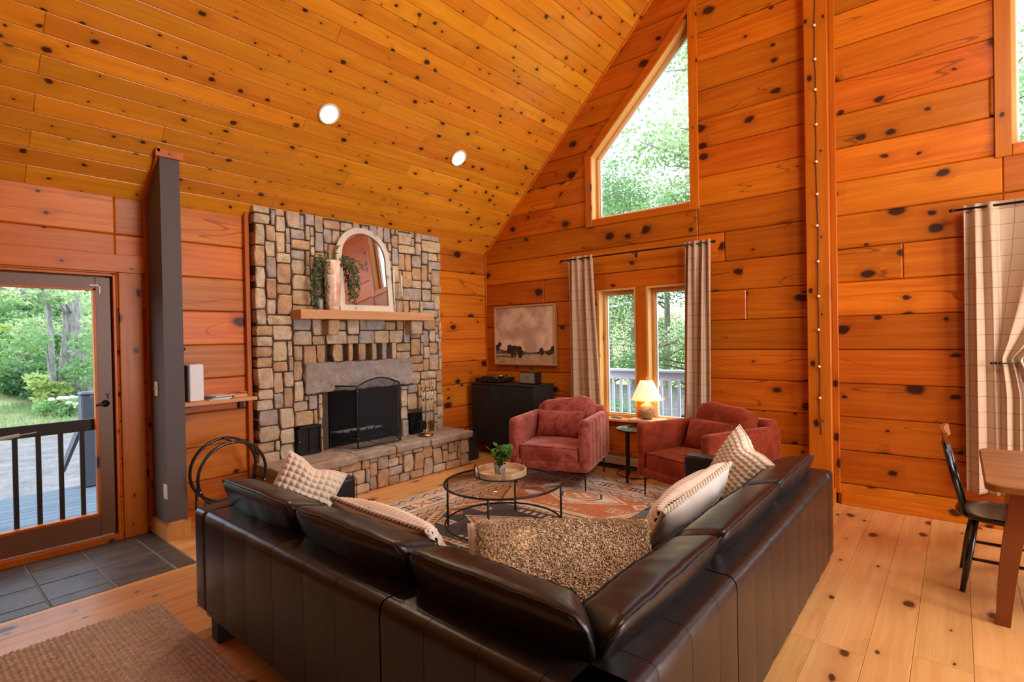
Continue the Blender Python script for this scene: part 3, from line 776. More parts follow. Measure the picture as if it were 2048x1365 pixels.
def stone(poly, fr, d0, d1, parent, rng, name='stone', mat=None, loc=None):
    n = len(poly); cx = sum(p[0] for p in poly) / n; cy = sum(p[1] for p in poly) / n
    w_ = min(max(p[0] for p in poly) - min(p[0] for p in poly), max(p[1] for p in poly) - min(p[1] for p in poly))
    f = 1 - min(.16, .007 / max(.02, w_) * 2)
    vs = [fr(p[0], p[1], d0) for p in poly]
    vs += [fr(p[0], p[1], d1 - .007 + rng.uniform(-.004, .003)) for p in poly]
    vs += [fr(cx + (p[0] - cx) * f, cy + (p[1] - cy) * f, d1 + rng.uniform(-.006, .004)) for p in poly]
    vs += [fr(cx + rng.uniform(-.15, .15) * w_, cy + rng.uniform(-.15, .15) * w_, d1 + rng.uniform(-.002, .009))]
    fs = []
    for r_ in range(2):
        for i in range(n): j = (i + 1) % n; fs.append((r_ * n + i, r_ * n + j, (r_ + 1) * n + j, (r_ + 1) * n + i))
    for i in range(n): fs.append((2 * n + i, 2 * n + (i + 1) % n, 3 * n))
    m = MB(); m.add(vs, fs); o = m.build(name, mat or M['stone']); P(o, parent); return o
rs = random.Random(11)
frc = lambda u, v, d: (d, u, v)
G = .050; YA, YB, ZA, ZB = -3.272, -.985, .40, 2.83
slot_y = [-2.539, -2.499, -2.377, -2.311, -2.25, -2.188, -2.093, -2.008, -1.942, -1.875, -1.814, -1.744, -1.673]
def blocked(u, v):
    y, z = YA + u, ZA + v
    if -2.82 < y < -1.46 and 1.01 < z < 1.325: return True
    if -2.60 < y < -1.62 and z < 1.02: return True
    if -2.55 < y < -1.67 and 1.30 < z < 1.505: return True
    if -2.93 < y < -2.65 and z < .70: return True
    if -1.53 < y < -1.33 and z < .68: return True
    return False
Wn, Hn = int(round((YB - YA) / G)), int(round((ZB - ZA) / G))
sizes = [(5, 3), (6, 2), (4, 3), (3, 4), (4, 2), (4, 2), (3, 3), (5, 2), (3, 2), (2, 3), (4, 3), (3, 2), (2, 4), (6, 3), (5, 2), (5, 3)]
small = [(2, 2), (3, 1), (2, 1), (1, 3), (1, 2)]
class SR:
    def __init__(s, r): s.r = r
    def shuffle(s, c): s.r.shuffle(c); c.sort(key=lambda q: (q in small)); 
sts = pack(Wn, Hn, G, blocked, sizes + small, SR(rs))
print('chimney stones', len(sts))
for (i, j, a, b) in sts:
    u0, u1, v0, v1 = YA + i * G, YA + (i + a) * G, ZA + j * G, ZA + (j + b) * G
    if i == 0: u0 -= rs.uniform(-.004, .012)
    if i + a == Wn: u1 += rs.uniform(-.004, .014)
    if j + b == Hn: v1 = min(EAVE + SL * .12 - .01, v1 + rs.uniform(0, .01))
    edge = i == 0 or i + a == Wn
    stone(stone_poly(u0, u1, v0, v1, rs), frc, .0 if edge else .08, CX + rs.uniform(-.012, .014), fire, rs)
# uprights of the little arcade, and dark slots between
for k in range(0, 6):
    a, b = slot_y[2 * k + 1], slot_y[2 * k + 2]
    stone(stone_poly(a, b, 1.322, 1.505, rs, .002), frc, .02, CX + rs.uniform(-.005, .01), fire, rs)
m = MB()
for bx in [(0.0, .105, YA + .01, YB - .01, 1.505, ZB - .01), (0, .105, YA + .01, -2.55, .40, 1.51), (0, .105, -1.66, YB - .01, .4, 1.51), (0, .02, -2.56, -1.65, 1.3, 1.51), (0, .105, -2.6, -1.6, 1.02, 1.325)]: m.box(*bx)
P(m.build('mortar', M['mortar']), fire)
def rough_block(name, x0, x1, y0, y1, z0, z1, mat, parent, amp=.012, n=14, seed=0, fr=5.0):
    sx, sy, sz = x1 - x0, y1 - y0, z1 - z0; seg = tuple(max(3, int(s / max(sx, sy, sz) * n * 2)) for s in (sx, sy, sz))
    V, F = rbox_arrays(sx / 2, sy / 2, sz / 2, min(.015, min(sx, sy, sz) * .2), seg=seg)
    for i in range(len(V)):
        p = Vector(V[i]) + Vector((seed * 7.7, 0, 0)); V[i] += amp * np.array(mnoise.noise_vector(p * fr)) + amp * .55 * np.array(mnoise.noise_vector(p * fr * 3.5))
    V = V + np.array([(x0 + x1) / 2, (y0 + y1) / 2, (z0 + z1) / 2]); o = link(name, arr_mesh(V, F, name), None, mat, True)
    P(o, parent); auto_smooth(o, 28); return o
lt = rough_block('lintel_stone', .03, CX + .035, -2.815, -1.465, 1.015, 1.32, M['stone_big'], fire, .014, 40, 3, fr=9.0)
lt['label'] = 'long rough grey-brown lintel stone'
# firebox
m = MB(); fx = -.50
m.add([(CX - .03, -2.6, .395), (CX - .03, -1.62, .395), (fx, -1.85, .395), (fx, -2.4, .395), (CX - .03, -2.6, 1.06), (CX - .03, -1.62, 1.06), (fx, -1.85, 1.06), (fx, -2.4, 1.06)],
      [(0, 1, 2, 3), (4, 7, 6, 5), (1, 5, 6, 2), (2, 6, 7, 3), (3, 7, 4, 0)])
ob = m.build('firebox', M['firebox']); P(ob, fire)
# log grate inside
m = MB()
for k in range(7):
    y = -2.42 + k * .1; m.tube([(-.28, y, .50), (-.02, y, .50), (.02, y, .56)], .008, 6)
m.tube([(-.22, -2.45, .49), (-.22, -1.78, .49)], .009, 6); m.tube([(-.06, -2.45, .49), (-.06, -1.78, .49)], .009, 6)
for y in (-2.4, -1.85):
    for x in (-.22, -.06): m.tube([(x, y, .49), (x, y, .405)], .008, 6)
g = m.build('fire_grate', M['black'], None, True); tag(g, 'black iron log grate with white ash on it inside the fireplace opening', 'fire grate')
m = MB()
for k in range(5): m.tube([(-.2 + .03 * k, -2.35 + .1 * k, .53), (-.06, -2.2 + .11 * k, .535 + .01 * (k % 2))], .016, 7)
tag(m.build('birch_kindling', plain('ashy_birch', (.55, .55, .58), .9), None, True), 'pale ashy kindling sticks lying on the black fire grate', 'kindling')
# mantel and corbels
def lbl(o, s): o['label'] = s; return o
m = MB(); m.box(.10, .335, -2.945, -1.272, 1.758, 1.848, .004); lbl(P(m.build('mantel_shelf', M['mantel']), fire), 'pale rough-sawn wooden mantel beam')
m = MB(); m.box(.09, .105, -2.95, -2.0, 1.75, 1.9, .003)
for a, b, mt in ((-2.62, -2.50, 'stone'), (-1.56, -1.40, 'stone')):
    rough_block('corbel', .08, .27, a, b, 1.60, 1.757, M[mt], fire, .008, 8, int(-a * 10))
# vents
def vent(y0, y1, z0, z1, label, k):
    t = empty('fireplace_vent', (CX + .03, (y0 + y1) / 2, z0), 0, label, 'vent')
    m = MB(); X = CX + .012
    fw = .022
    m.box(X, X + .03, y0, y0 + fw, z0, z1, .002); m.box(X, X + .03, y1 - fw, y1, z0, z1, .002); m.box(X, X + .03, y0, y1, z1 - fw, z1, .002); m.box(X, X + .03, y0, y1, z0, z0 + fw, .002)
    m.box(X, X + .028, (y0 + y1) / 2 - .006, (y0 + y1) / 2 + .006, z0, z1, .001); m.box(X - .06, X + .008, y0, y1, z0, z1)
    P(m.build('frame', M['black']), t)
    n = 9
    for i in range(n):
        z = z0 + fw + (i + .5) * (z1 - z0 - 2 * fw) / n; mm = MB(); mm.box(X + .009, X + .02, y0 + fw, y1 - fw, z - .005, z + .006, .001); P(mm.build('louver', M['black']), t)
    mm = MB(); mm.tube([(X + .028, y0 + .012, (z0 + z1) / 2), (X + .045, y0 + .012, (z0 + z1) / 2)], .006, 8); P(mm.build('knob', M['chrome']), t)
vent(-2.915, -2.665, .425, .70, 'black louvered metal vent in the stones left of the fire opening', 0)
vent(-1.515, -1.345, .425, .665, 'black louvered metal vent in the stones behind the fire tools', 1)

# raised hearth
hearth = empty('hearth', (.26, -2.09, 0), 0, 'raised stone hearth with thick slabs on a rubble base running below the fireplace', 'hearth')
HY0, HY1, HX = -3.28, -.905, .50
m = MB(); m.box(.005, HX - .03, HY0 + .03, HY1 - .03, 0, .335); P(m.build('core', M['mortar']), hearth)
sizes2 = [(4, 3), (3, 3), (2, 3), (5, 2), (3, 2), (4, 2), (2, 2), (3, 4)]
frh = lambda u, v, d: (HX + d, u, v)
g2 = .0475; Wn = int(round((HY1 - HY0) / g2)); Hn = 7
for (i, j, a, b) in pack(Wn, Hn, g2, lambda u, v: False, sizes2 + small, SR(rs)):
    pl = stone_poly(HY0 + i * g2, HY0 + (i + a) * g2, j * g2, (j + b) * g2 - .0, rs, .0035)
    if a * b > 3:   # lean the joints of the rubble
        sh = rs.uniform(-.1, .1); cy = (j + b / 2) * g2; pl = [(u + (v - cy) * sh, max(v, .001)) for u, v in pl]
    stone(pl, frh, -.06, rs.uniform(-.012, .014), hearth, rs)
for side, yy, sg in ((0, HY0, -1), (1, HY1, 1)):
    fre = (lambda yy, sg: (lambda u, v, d: (u, yy + sg * d, v)))(yy, sg)
    for (i, j, a, b) in pack(10, Hn, .0475, lambda u, v: False, sizes2 + small, SR(rs)):
        stone(stone_poly(i * .0475, (i + a) * .0475, j * .0475, (j + b) * .0475, rs, .0035), fre, -.05, rs.uniform(-.012, .004), hearth, rs)
ys = [-3.30, -2.50, -2.02, -1.55, -.875]
for k in range(4):
    o = rough_block('hearth_slab', .02, .555 + (.02, -.012, .0, .01)[k], ys[k] + .004, ys[k + 1] - .004, .335, .412, M['stone_slab'], hearth, .010, 16, k + 5)
m = MB(); m.box(-.52, .12, -2.5, -1.75, .39, .404); P(m.build('hearth_floor', M['firebox']), fire)

# ------------------------------------------------------------------ things on the mantel
MZ = 1.849
def vase_leaves(name, stems, mat, parent, ls=.05, lw=.018, seed=1, smat=None, step=.016):
    r = random.Random(seed); m = MB(); st = MB()
    for pts in stems:
        pts = [Vector(p) for p in pts]
        # resample
        seg = []
        for a, b in zip(pts[:-1], pts[1:]):
            n = max(1, int((b - a).length / step))
            for i in range(n): seg.append((a.lerp(b, i / n), (b - a).normalized()))
        st.tube([s_[0] for s_ in seg] + [pts[-1]], .0018, 5)
        side = 1
        for p, t in seg:
            side = -side
            q = Vector((r.uniform(-1, 1), r.uniform(-1, 1), r.uniform(-.3, .3))); q = q - q.dot(t) * t
            if q.length < .1: continue
            q.normalize(); d = (q * .8 + t * .7 + Vector((0, 0, -.15))).normalized(); L = ls * r.uniform(.7, 1.2)
            wv = d.cross(Vector((r.uniform(-1, 1), r.uniform(-1, 1), r.uniform(-1, 1)))).normalized() * lw * r.uniform(.8, 1.2) * .5; nn = d.cross(wv).normalized() * .004
            m.add([p, p + d * L * .4 + wv + nn, p + d * L * .75 + wv * .7, p + d * L, p + d * L * .75 - wv * .7, p + d * L * .4 - wv + nn, p + d * L * .45 - nn], [(0, 1, 6), (1, 2, 6), (2, 3, 6), (3, 4, 6), (4, 5, 6), (5, 0, 6)])
    o1 = st.build('stems', smat or M['bark_d'], parent, True); o2 = m.build('leaves', mat, parent, fixn=False); return o1, o2
def vase():
    t = empty('vase', (.235, -2.545, MZ), 0, 'tall cream and peach marbled ceramic vase on the mantel left of the mirror', 'vase')
    tt = NT('peach_marbled_glaze'); c = tt.coords(); n = tt.noise(c, 7, 4, .6, 1.5); x = tt.xyz(c)
    tt.set(color=tt.ramp(n, [(.38, (.66, .36, .22)), (.55, (.80, .60, .46)), (.68, (.86, .80, .72))]), rough=.3, spec=.5)
    m = MB(); m.lathe([(.058, 0), (.064, .01), (.074, .12), (.080, .25), (.084, .38), (.086, .50), (.080, .508), (.076, .50), (.074, .40), (.0, .39)], n=32)
    m.build('body', tt.m, t, True)
    v = Vector
    p = empty('trailing_plant', (.235, -2.545, MZ + .45), 0, 'dark green trailing branches hanging out of the tall peach vase on the mantel', 'plant')
    r = random.Random(5); stems = []
    for k in range(15):
        left = k % 2 == 0; a = r.uniform(-.5, .5)
        dy = -1 if left else 1; o = v((r.uniform(-.03, .05), dy * r.uniform(.0, .05), -.01))
        rr = r.uniform(.10, .19); top = r.uniform(.03, .13); dn = r.uniform(.18, .45)
        x = r.uniform(.0, .12)
        if not left: rr += .03
        stems.append([o, o + v((x * .5, dy * rr * .45, top)), o + v((x * .8, dy * rr * .85, top * .6)), o + v((x, dy * rr, -.08)), o + v((x, dy * (rr + .01), -dn * .6)), o + v((x * .9, dy * (rr - .01 + a * .03), -dn))])
    stems.append([v((0, .03, 0)), v((.05, .12, .1)), v((.08, .25, .07)), v((.09, .32, -.01))])
    stems.append([v((0, 0, 0)), v((.02, .03, .14)), v((.02, .07, .22))]); stems.append([v((0, 0, 0)), v((.0, -.05, .1)), v((0, -.08, .17))])
    vase_leaves('x', stems, M['eucal'], p, .046, .02, 3)
    for k in range(26):
        pass
vase()
def arch(w2, h, y_arch, n=28):
    """outline (u, v) ccw from bottom right over the arch to bottom left; semicircular head"""
    pts = [(w2, 0)]; r = w2
    for i in range(n + 1):
        a = PI * i / n; pts.append((r * math.cos(a), h - r + r * math.sin(a)))
    pts.append((-w2, 0)); return pts
def mirror_thing():
    t = empty('arched_mirror', (.25, -2.145, MZ), 0, 'arched mirror in a whitewashed wooden frame leaning on the stone chimney above the mantel', 'mirror')
    H, W2 = .905, .335; tilt = .10
    def fr(u, v, d): return (-tilt * v + d, u, v)
    o = arch(W2, H, 0); i = [(u, v) for u, v in arch(W2 - .062, H - .062, 0)]; i[0] = (i[0][0], .065); i[-1] = (i[-1][0], .065)
    n = len(o); vs = []; fs = []
    for P_ in (o, i):
        for d in (0, .022): vs += [fr(u, v, d) for u, v in P_]
    for k in range(n):
        j = (k + 1) % n
        fs += [(n + k, n + j, 3 * n + j, 3 * n + k), (k, j, n + j, n + k), (2 * n + k, 3 * n + k, 3 * n + j, 2 * n + j), (k, 2 * n + k, 2 * n + j, j)]
    m = MB(); m.add(vs, fs); fo = m.build('frame', M['white_wood'], t); auto_smooth(fo, 40)
    m = MB(); m.add([fr(u, v, .010) for u, v in i], [tuple(range(n))]); m.add([fr(u, v, .002) for u, v in i], [tuple(range(n - 1, -1, -1))]); m.build('mirror_glass', M['mirror'], t, fixn=False)
mirror_thing()
for (yy, zc, zt, lb, hh) in ((-1.778, 1.975, 2.33, 'taller ivory taper candle left of its pair on a brass stick at the mantel', .13), (-1.668, 2.035, 2.275, 'shorter ivory taper candle right of its pair on a brass stick at the mantel', .19)):
    m = MB(); h = zc - MZ
    m.lathe([(.034, 0), (.034, .005), (.012, .012), (.006, .02), (.006, h * .35), (.011, h * .4), (.006, h * .45), (.006, h - .03), (.012, h - .025), (.013, h), (.0, h)], (.235, yy, MZ), 20)
    tag(m.build('candlestick', M['brass'], None, True), 'short slim brass candlestick, nearer the mirror' if hh < .15 else 'tall slim brass candlestick, farther from the mirror', 'candlestick')
    m = MB(); L = zt - zc; m.lathe([(.0105, 0), (.009, L - .012), (.003, L - .002), (0.0, L)], (.235, yy, zc + .001), 14)
    c = m.build('taper_candle', M['candle'], None, True); tag(c, lb, 'candle')
    m = MB(); m.tube([(.235, yy, zc + L - .001), (.236, yy, zc + L + .008)], .0008, 5); w_ = m.build('wick', M['black'], c)
m = MB(); m.lathe([(.022, 0), (.026, .004), (.024, .05), (.026, .11), (.024, .112), (.0, .105)], (.20, -2.665, MZ), 20)
tag(m.build('glass_jar', plain('grey_glass_jar', (.35, .45, .45), .15), None, True), 'small grey-green jar on the mantel left of the vase', 'jar')

# ------------------------------------------------------------------ fire screen, tools
def fire_screen():
    t = empty('fire_screen', (.38, -2.1, .412), 0, 'folding black mesh fire screen with an arched centre panel on the hearth', 'fire screen')
    o = Vector((.38, -2.1, .412)); A, B, C_, D = [Vector(p) for p in ((.10, -2.53, 0), (.385, -2.385, 0), (.385, -1.845, 0), (.10, -1.70, 0))]
    def panel(p, q, h0, h1, arc):
        n = 12; top = [p.lerp(q, i / n) + Vector((0, 0, h0 + (h1 - h0) * i / n + arc * math.sin(PI * i / n))) for i in range(n + 1)]
        m = MB(); loop = [p + Vector((0, 0, .02))] + top + [q + Vector((0, 0, .02))]
        L = [x - Vector((o.x, o.y, 0)) for x in loop]; m.tube(L, .0085, 6, closed=True)
        a, b = p.lerp(q, 0) + Vector((0, 0, .12)), q + Vector((0, 0, .12)); m.tube([a - Vector((o.x, o.y, 0)), b - Vector((o.x, o.y, 0))], .005, 6)
        fr_ = m.build('panel_frame', M['black'], t, True)
        me = MB(); me.add([x - Vector((o.x, o.y, 0)) for x in loop], [tuple(range(len(loop)))]); me.build('wire_mesh', M['mesh'], fr_, fixn=False)
    panel(A, B, .66, .66, .0); panel(B, C_, .655, .655, .075); panel(C_, D, .66, .66, .0)
    for p in (B, C_):
        for z in (.12, .6):
            m = MB(); q = p - Vector((o.x, o.y, -z)); m.tube([q + Vector((.006, 0, 0)), q + Vector((.014, 0, 0))], .006, 8); m.build('hinge', M['brass'], t, True)
fire_screen()
TX, TY, TZ = .32, -1.42, .413
ts = MB(); ts.lathe([(.085, 0), (.085, .012), (.03, .022), (.012, .03), (.0075, .04), (.0075, .60), (.013, .605), (.013, .615), (.006, .62), (.012, .64), (.008, .66), (.014, .675), (.0, .69)], (TX, TY, TZ), 20)
ts.tube([(TX, TY - .085, TZ + .56), (TX, TY + .085, TZ + .56)], .005, 6); ts.tube([(TX - .05, TY, TZ + .56), (TX + .05, TY, TZ + .56)], .005, 6)
tag(ts.build('tool_stand', M['brass'], None, True), 'brass fireplace tool stand on the hearth right of the fire screen', 'tool stand')
for nm, dy, lb in (('fire_brush', -.080, 'brass-handled hearth brush with dark square head hanging on the tool stand'), ('fire_poker', -.035, 'thin brass-handled poker hanging left on the tool stand'), ('ash_shovel', .045, 'brass-handled ash shovel hanging on the right of the tool stand'), ('fire_tongs', .085, 'brass-handled tongs, rightmost of the hanging fire tools')):
    y = TY + dy; X = TX + .03; root = empty(nm, (X, y, TZ + .1), 0, lb, nm.split('_')[1])
    m = MB(); m.lathe([(.004, 0), (.009, .015), (.006, .04), (.010, .07), (.006, .09), (.011, .105), (.0, .118)], (0, 0, .43), 14)
    m.build('handle', M['brass'], root, True)
    m = MB(); m.tube([(0, 0, .44), (0, 0, .06)], .0035, 6); m.build('shaft', M['chrome'], root, True)
    m = MB()
    if nm == 'fire_brush': m.box(-.02, .02, -.05, .045, -.02, .08, .004)
    elif nm == 'fire_poker': m.tube([(0, 0, .07), (0, 0, -.04)], [.004, .002], 6); m.tube([(0, 0, 0), (.02, 0, .01), (.025, 0, .03)], .003, 6)
    elif nm == 'ash_shovel': m.box(-.008, .0, -.032, .032, -.06, .07, .003); m.box(-.008, .02, -.034, -.030, -.06, .07, .001); m.box(-.008, .02, .030, .034, -.06, .07, .001)
    else:
        m.tube([(0, 0, .07), (.0, .018, .0), (0, .002, -.05)], .003, 6); m.tube([(0, 0, .07), (.0, -.018, .0), (0, -.002, -.05)], .003, 6)
    m.build('head', M['black'] if nm != 'ash_shovel' else M['brass'], root)

# ------------------------------------------------------------------ shelf, speaker, magazines, switch, outlet, log ring
sh = MB(); sh.box(.0, .26, -3.948, -3.333, 1.022, 1.052, .004); shelf = sh.build('wall_shelf', M['mantel']); tag(shelf, 'light wood wall shelf between the grey partition and the chimney', 'shelf')
m = MB(); m.box(.0, .035, -3.40, -3.36, .94, 1.02, .003); m.box(0, .14, -3.385, -3.375, 1.008, 1.021, .001); m.build('bracket', M['black'], shelf)
sp = empty('bookshelf_speaker', (.14, -3.80, 1.053), 0, 'small white box speaker with dark grille standing on the wall shelf', 'speaker')
m = MB(); m.box(-.06, .035, -.055, .055, 0, .31, .006); m.build('cabinet', M['white'], sp)
m = MB(); m.box(-.055, .030, -.068, -.0555, .006, .304, .004); m.build('grille', plain('grey_grille_cloth', (.10, .10, .11), .9), sp)
mats = [plain('magazine_%d' % i, c, .4) for i, c in enumerate([(.55, .62, .75), (.75, .72, .68), (.20, .22, .28), (.65, .60, .55)])]
for i in range(4):
    m = MB(); m.box(-.11, .11, -.08, .08, 0, .0085, .001); o = m.build('magazine', mats[i]); o.location = (.13, -3.63 + .012 * (i % 2), 1.0525 + .009 * i); o.rotation_euler = (0, 0, .1 * (i - 1.5))
    tag(o, ['white and blue magazine at the bottom of the stack on the wall shelf', 'grey magazine second from the bottom of the shelf stack', 'dark-edged magazine third in the shelf stack', 'pale magazine on top of the stack on the wall shelf'][i], 'magazine', 'magazines on the wall shelf')
m = MB(); m.box(-.07, .07, -.06, .06, 0, .03, .003); o = m.build('wooden_box', M['mantel']); o.location = (.12, -3.45, 1.0525); tag(o, 'low brown wooden box on the right end of the wall shelf', 'box')
m = MB(); m.tube([(-.05, 0, 0), (.05, .05, .004)], .006, 6); o = m.build('wooden_stick', M['mantel'], None, True); o.location = (.12, -3.44, 1.090); tag(o, 'short wooden stick lying on the small box on the shelf', 'stick')
def plate(name, x, z, label, cat, toggle):
    t = empty(name, (x, -4.0915, z), 0, label, cat); m = MB(); m.box(-.036, .036, -.006, 0, -.058, .058, .003); m.build('plate', M['white_plastic'], t)
    if toggle: m = MB(); m.box(-.005, .005, -.02, -.006, -.008, .014, .001); m.build('toggle', M['white_plastic'], t)
    else:
        for s in (-1, 1): m = MB(); m.box(-.016, .016, -.009, -.006, s * .026 - .013, s * .026 + .013, .003); m.build('socket', M['white'], t)
plate('light_switch', .168, 1.184, 'ivory toggle light switch on the grey partition wall', 'switch', True)
plate('wall_outlet', .325, .382, 'ivory electrical outlet low on the grey partition wall', 'outlet', False)
m = MB(); m.box(0, .02, -.003, .003, -.012, .012, .001); o = m.build('door_stop_hook', M['black']); o.location = (.360, -3.949, 1.5); tag(o, 'tiny black hook on the edge of the grey partition', 'hook')
lr = empty('log_ring', (.36, -3.635, 0), 0, 'large round black tubular firewood ring standing behind the sofa', 'log holder')
R_ = .268; zc = .452
for k, (dx, dy) in enumerate(((-.13, .015), (.14, -.02))):
    m = MB(); m.tube([(dx, dy + R_ * math.cos(a), zc + R_ * math.sin(a)) for a in np.linspace(0, 2 * PI, 56, endpoint=False)], .0125, 10, closed=True); m.build('ring', M['black_paint'], lr, True)
    m = MB(); q = math.radians(215); y_, z_ = R_ * math.cos(q), zc + R_ * math.sin(q)
    m.tube([(dx, dy + y_, z_), (dx, dy + y_ - .005, .05), (dx, dy + y_ + .03, .013), (dx, dy - y_ - .03, .013), (dx, dy - y_ + .005, .05), (dx, dy - y_, z_)], .011, 10); m.build('foot', M['black_paint'], lr, True)
for a in (-20, 90, 200, 248, 292):
    q = math.radians(a); m = MB(); m.tube([(-.13, .015 + R_ * math.cos(q), zc + R_ * math.sin(q)), (.14, -.02 + R_ * math.cos(q), zc + R_ * math.sin(q))], .009, 8); m.build('crossbar', M['black_paint'], lr, True)
    m = MB(); m.tube([(.148, -.02 + R_ * math.cos(q), zc + R_ * math.sin(q)), (.156, -.02 + R_ * math.cos(q), zc + R_ * math.sin(q))], .008, 8); m.build('bolt', M['chrome'], lr, True)

# ------------------------------------------------------------------ leather sectional
AX0, BX, BY, BYF = 1.93, 4.48, -4.44, -1.60       # left end, right back plane, rear back plane, far end
sofa = empty('sectional_sofa', (4.0, -4.0, 0), 0, 'large L-shaped dark brown leather sectional sofa seen from behind', 'sofa')
def SP(o): return P(o, sofa)
def back_run(name, stops, horizontal, thick=.16, z0=.13, z1=.66):
    """upholstered back: channel panels between seam stops"""
    m = MB()
    for a, b in zip(stops[:-1], stops[1:]):
        a += .0012; b -= .0012
        if horizontal: pts = [(a, b)]; 
        # cross-section profile of the back: rounded outer top edge
        prof = [(0, z0), (0, z0 + .1), (.001, (z0 + z1) / 2), (0, z1 - .05), (.005, z1 - .02), (.018, z1 - .005), (.036, z1), (thick - .01, z1), (thick, z1 - .01), (thick, z0)]
        n = len(prof); K = 5; vs = []
        for i in range(K):
            f = i / (K - 1); s = a + (b - a) * f; pf = .0022 * (1 - (2 * f - 1) ** 8) - .0010
            for q, (d, z) in enumerate(prof):
                if q < 5: d = d - pf
                vs.append((s, BY + d, z) if horizontal else (BX - d, s, z))
        fs = []
        for i in range(K - 1):
            for q in range(n): fs.append((i * n + q, i * n + (q + 1) % n, (i + 1) * n + (q + 1) % n, (i + 1) * n + q))
        fs += [tuple(range(n)), tuple((K - 1) * n + q for q in range(n))[::-1]]
        m.add(vs, fs)
    o = m.build(name, M['leather']); auto_smooth(o, 35); return SP(o)
back_run('back_panel', [2.078, 2.312, 2.553, 2.814, 3.081, 3.312, 3.588], True)
back_run('back_panel', [3.594, 3.817, 4.039, 4.26, BX - .002], True)
back_run('back_panel', [BY + .002, -4.18, -3.953, -3.713, -3.531], False)
back_run('back_panel', [-3.525, -3.298, -3.062, -2.838, -2.589, -2.372, -2.166, -2.0, -1.80, -1.74], False)
# arms
def arm(c, h):
    o = rbox('arm', c, h, .028, M['leather'], None, (.0, .0, .004), 5); SP(o)
    return o
arm((AX0 + .072, (BY - 3.52) / 2, .39), (.072, (-3.52 - BY) / 2, .268))
arm(((BX + 3.55) / 2, BYF - .07, .39), ((BX - 3.55) / 2, .07, .268))
def piping(pts, r=.0032, closed=False, mat='seam'):
    m = MB(); m.tube(pts, r, 5, closed=closed); return SP(m.build('piping', M[mat], None, True))
piping([(2.074, -4.4, .657), (2.074, -3.535, .657), (2.074, -3.521, .63), (2.074, -3.521, .30)])
piping([(3.56, -1.742, .657), (4.3, -1.742, .657)])
# base frames
m = MB(); m.box(2.07, BX - .03, BY + .03, -3.56, .13, .25, .006); SP(m.build('base', M['black_matte']))
m = MB(); m.box(3.58, BX - .03, -3.56, -1.74, .13, .25, .006); SP(m.build('base', M['black_matte']))
# tufted seats
def seat(x0, x1, y0, y1, px, py, z=.435, th=.19, front=None):
    nx, ny = int((x1 - x0) / .0115), int((y1 - y0) / .0115)
    X = np.linspace(x0, x1, nx); Y = np.linspace(y0, y1, ny); XX, YY = np.meshgrid(X, Y, indexing='ij')
    gx = (x1 - x0) / px; gy = (y1 - y0) / py
    fx = (XX - x0) / gx; fy = (YY - y0) / gy
    dx = np.abs(fx - np.round(fx)) * gx; dy = np.abs(fy - np.round(fy)) * gy
    edge = np.minimum(np.minimum(XX - x0, x1 - XX), np.minimum(YY - y0, y1 - YY))
    crease = lambda d, s: np.exp(-(d / s) ** 1.2)
    inner = (edge > .03)
    h = -.020 * crease(dx, .016) * inner - .020 * crease(dy, .016) * inner - .022 * np.exp(-((dx ** 2 + dy ** 2) / .03 ** 2)) * inner
    nz = np.array([[mnoise.noise(Vector((a * 6, b * 6, 2))) + .6 * mnoise.noise(Vector((a * 18, b * 18, 5))) for b in Y] for a in X])
    h += .006 * nz
    rad = .045; e = np.clip(rad - edge, 0, rad); h -= rad - np.sqrt(np.maximum(rad ** 2 - e ** 2, 0))
    Pm = np.stack([XX, YY, z + .012 + h], -1); V = [tuple(p) for p in Pm.reshape(-1, 3)]; F = []
    idx = lambda i, j: i * ny + j
    for i in range(nx - 1):
        for j in range(ny - 1): F.append((idx(i, j), idx(i + 1, j), idx(i + 1, j + 1), idx(i, j + 1)))
    ring = [idx(i, 0) for i in range(nx)] + [idx(nx - 1, j) for j in range(1, ny)] + [idx(i, ny - 1) for i in range(nx - 2, -1, -1)] + [idx(0, j) for j in range(ny - 2, 0, -1)]
    b0 = len(V)
    for q in ring: V.append((V[q][0], V[q][1], z - th))
    n = len(ring)
    for k in range(n): F.append((ring[k], b0 + k, b0 + (k + 1) % n, ring[(k + 1) % n]))
    o = link('seat_cushion', arr_mesh(V, F), None, M['leather_seat'], True); SP(o)
    m = MB()
    for i in range(1, px):
        for j in range(1, py): m.lathe([(.011, 0), (.009, .004), (.0, .006)], (x0 + i * gx, y0 + j * gy, z - .044), 8)
    if m.v: bo = m.build('button', M['leather_seat'], o, True); bo['label'] = 'leather tufting buttons'
seat(2.076, 3.55, BY + .16, -3.52, 6, 4)
seat(3.552, BX - .16, BY + .16, -3.52, 3, 4)
seat(3.55, BX - .16, -3.518, -1.745, 4, 8)
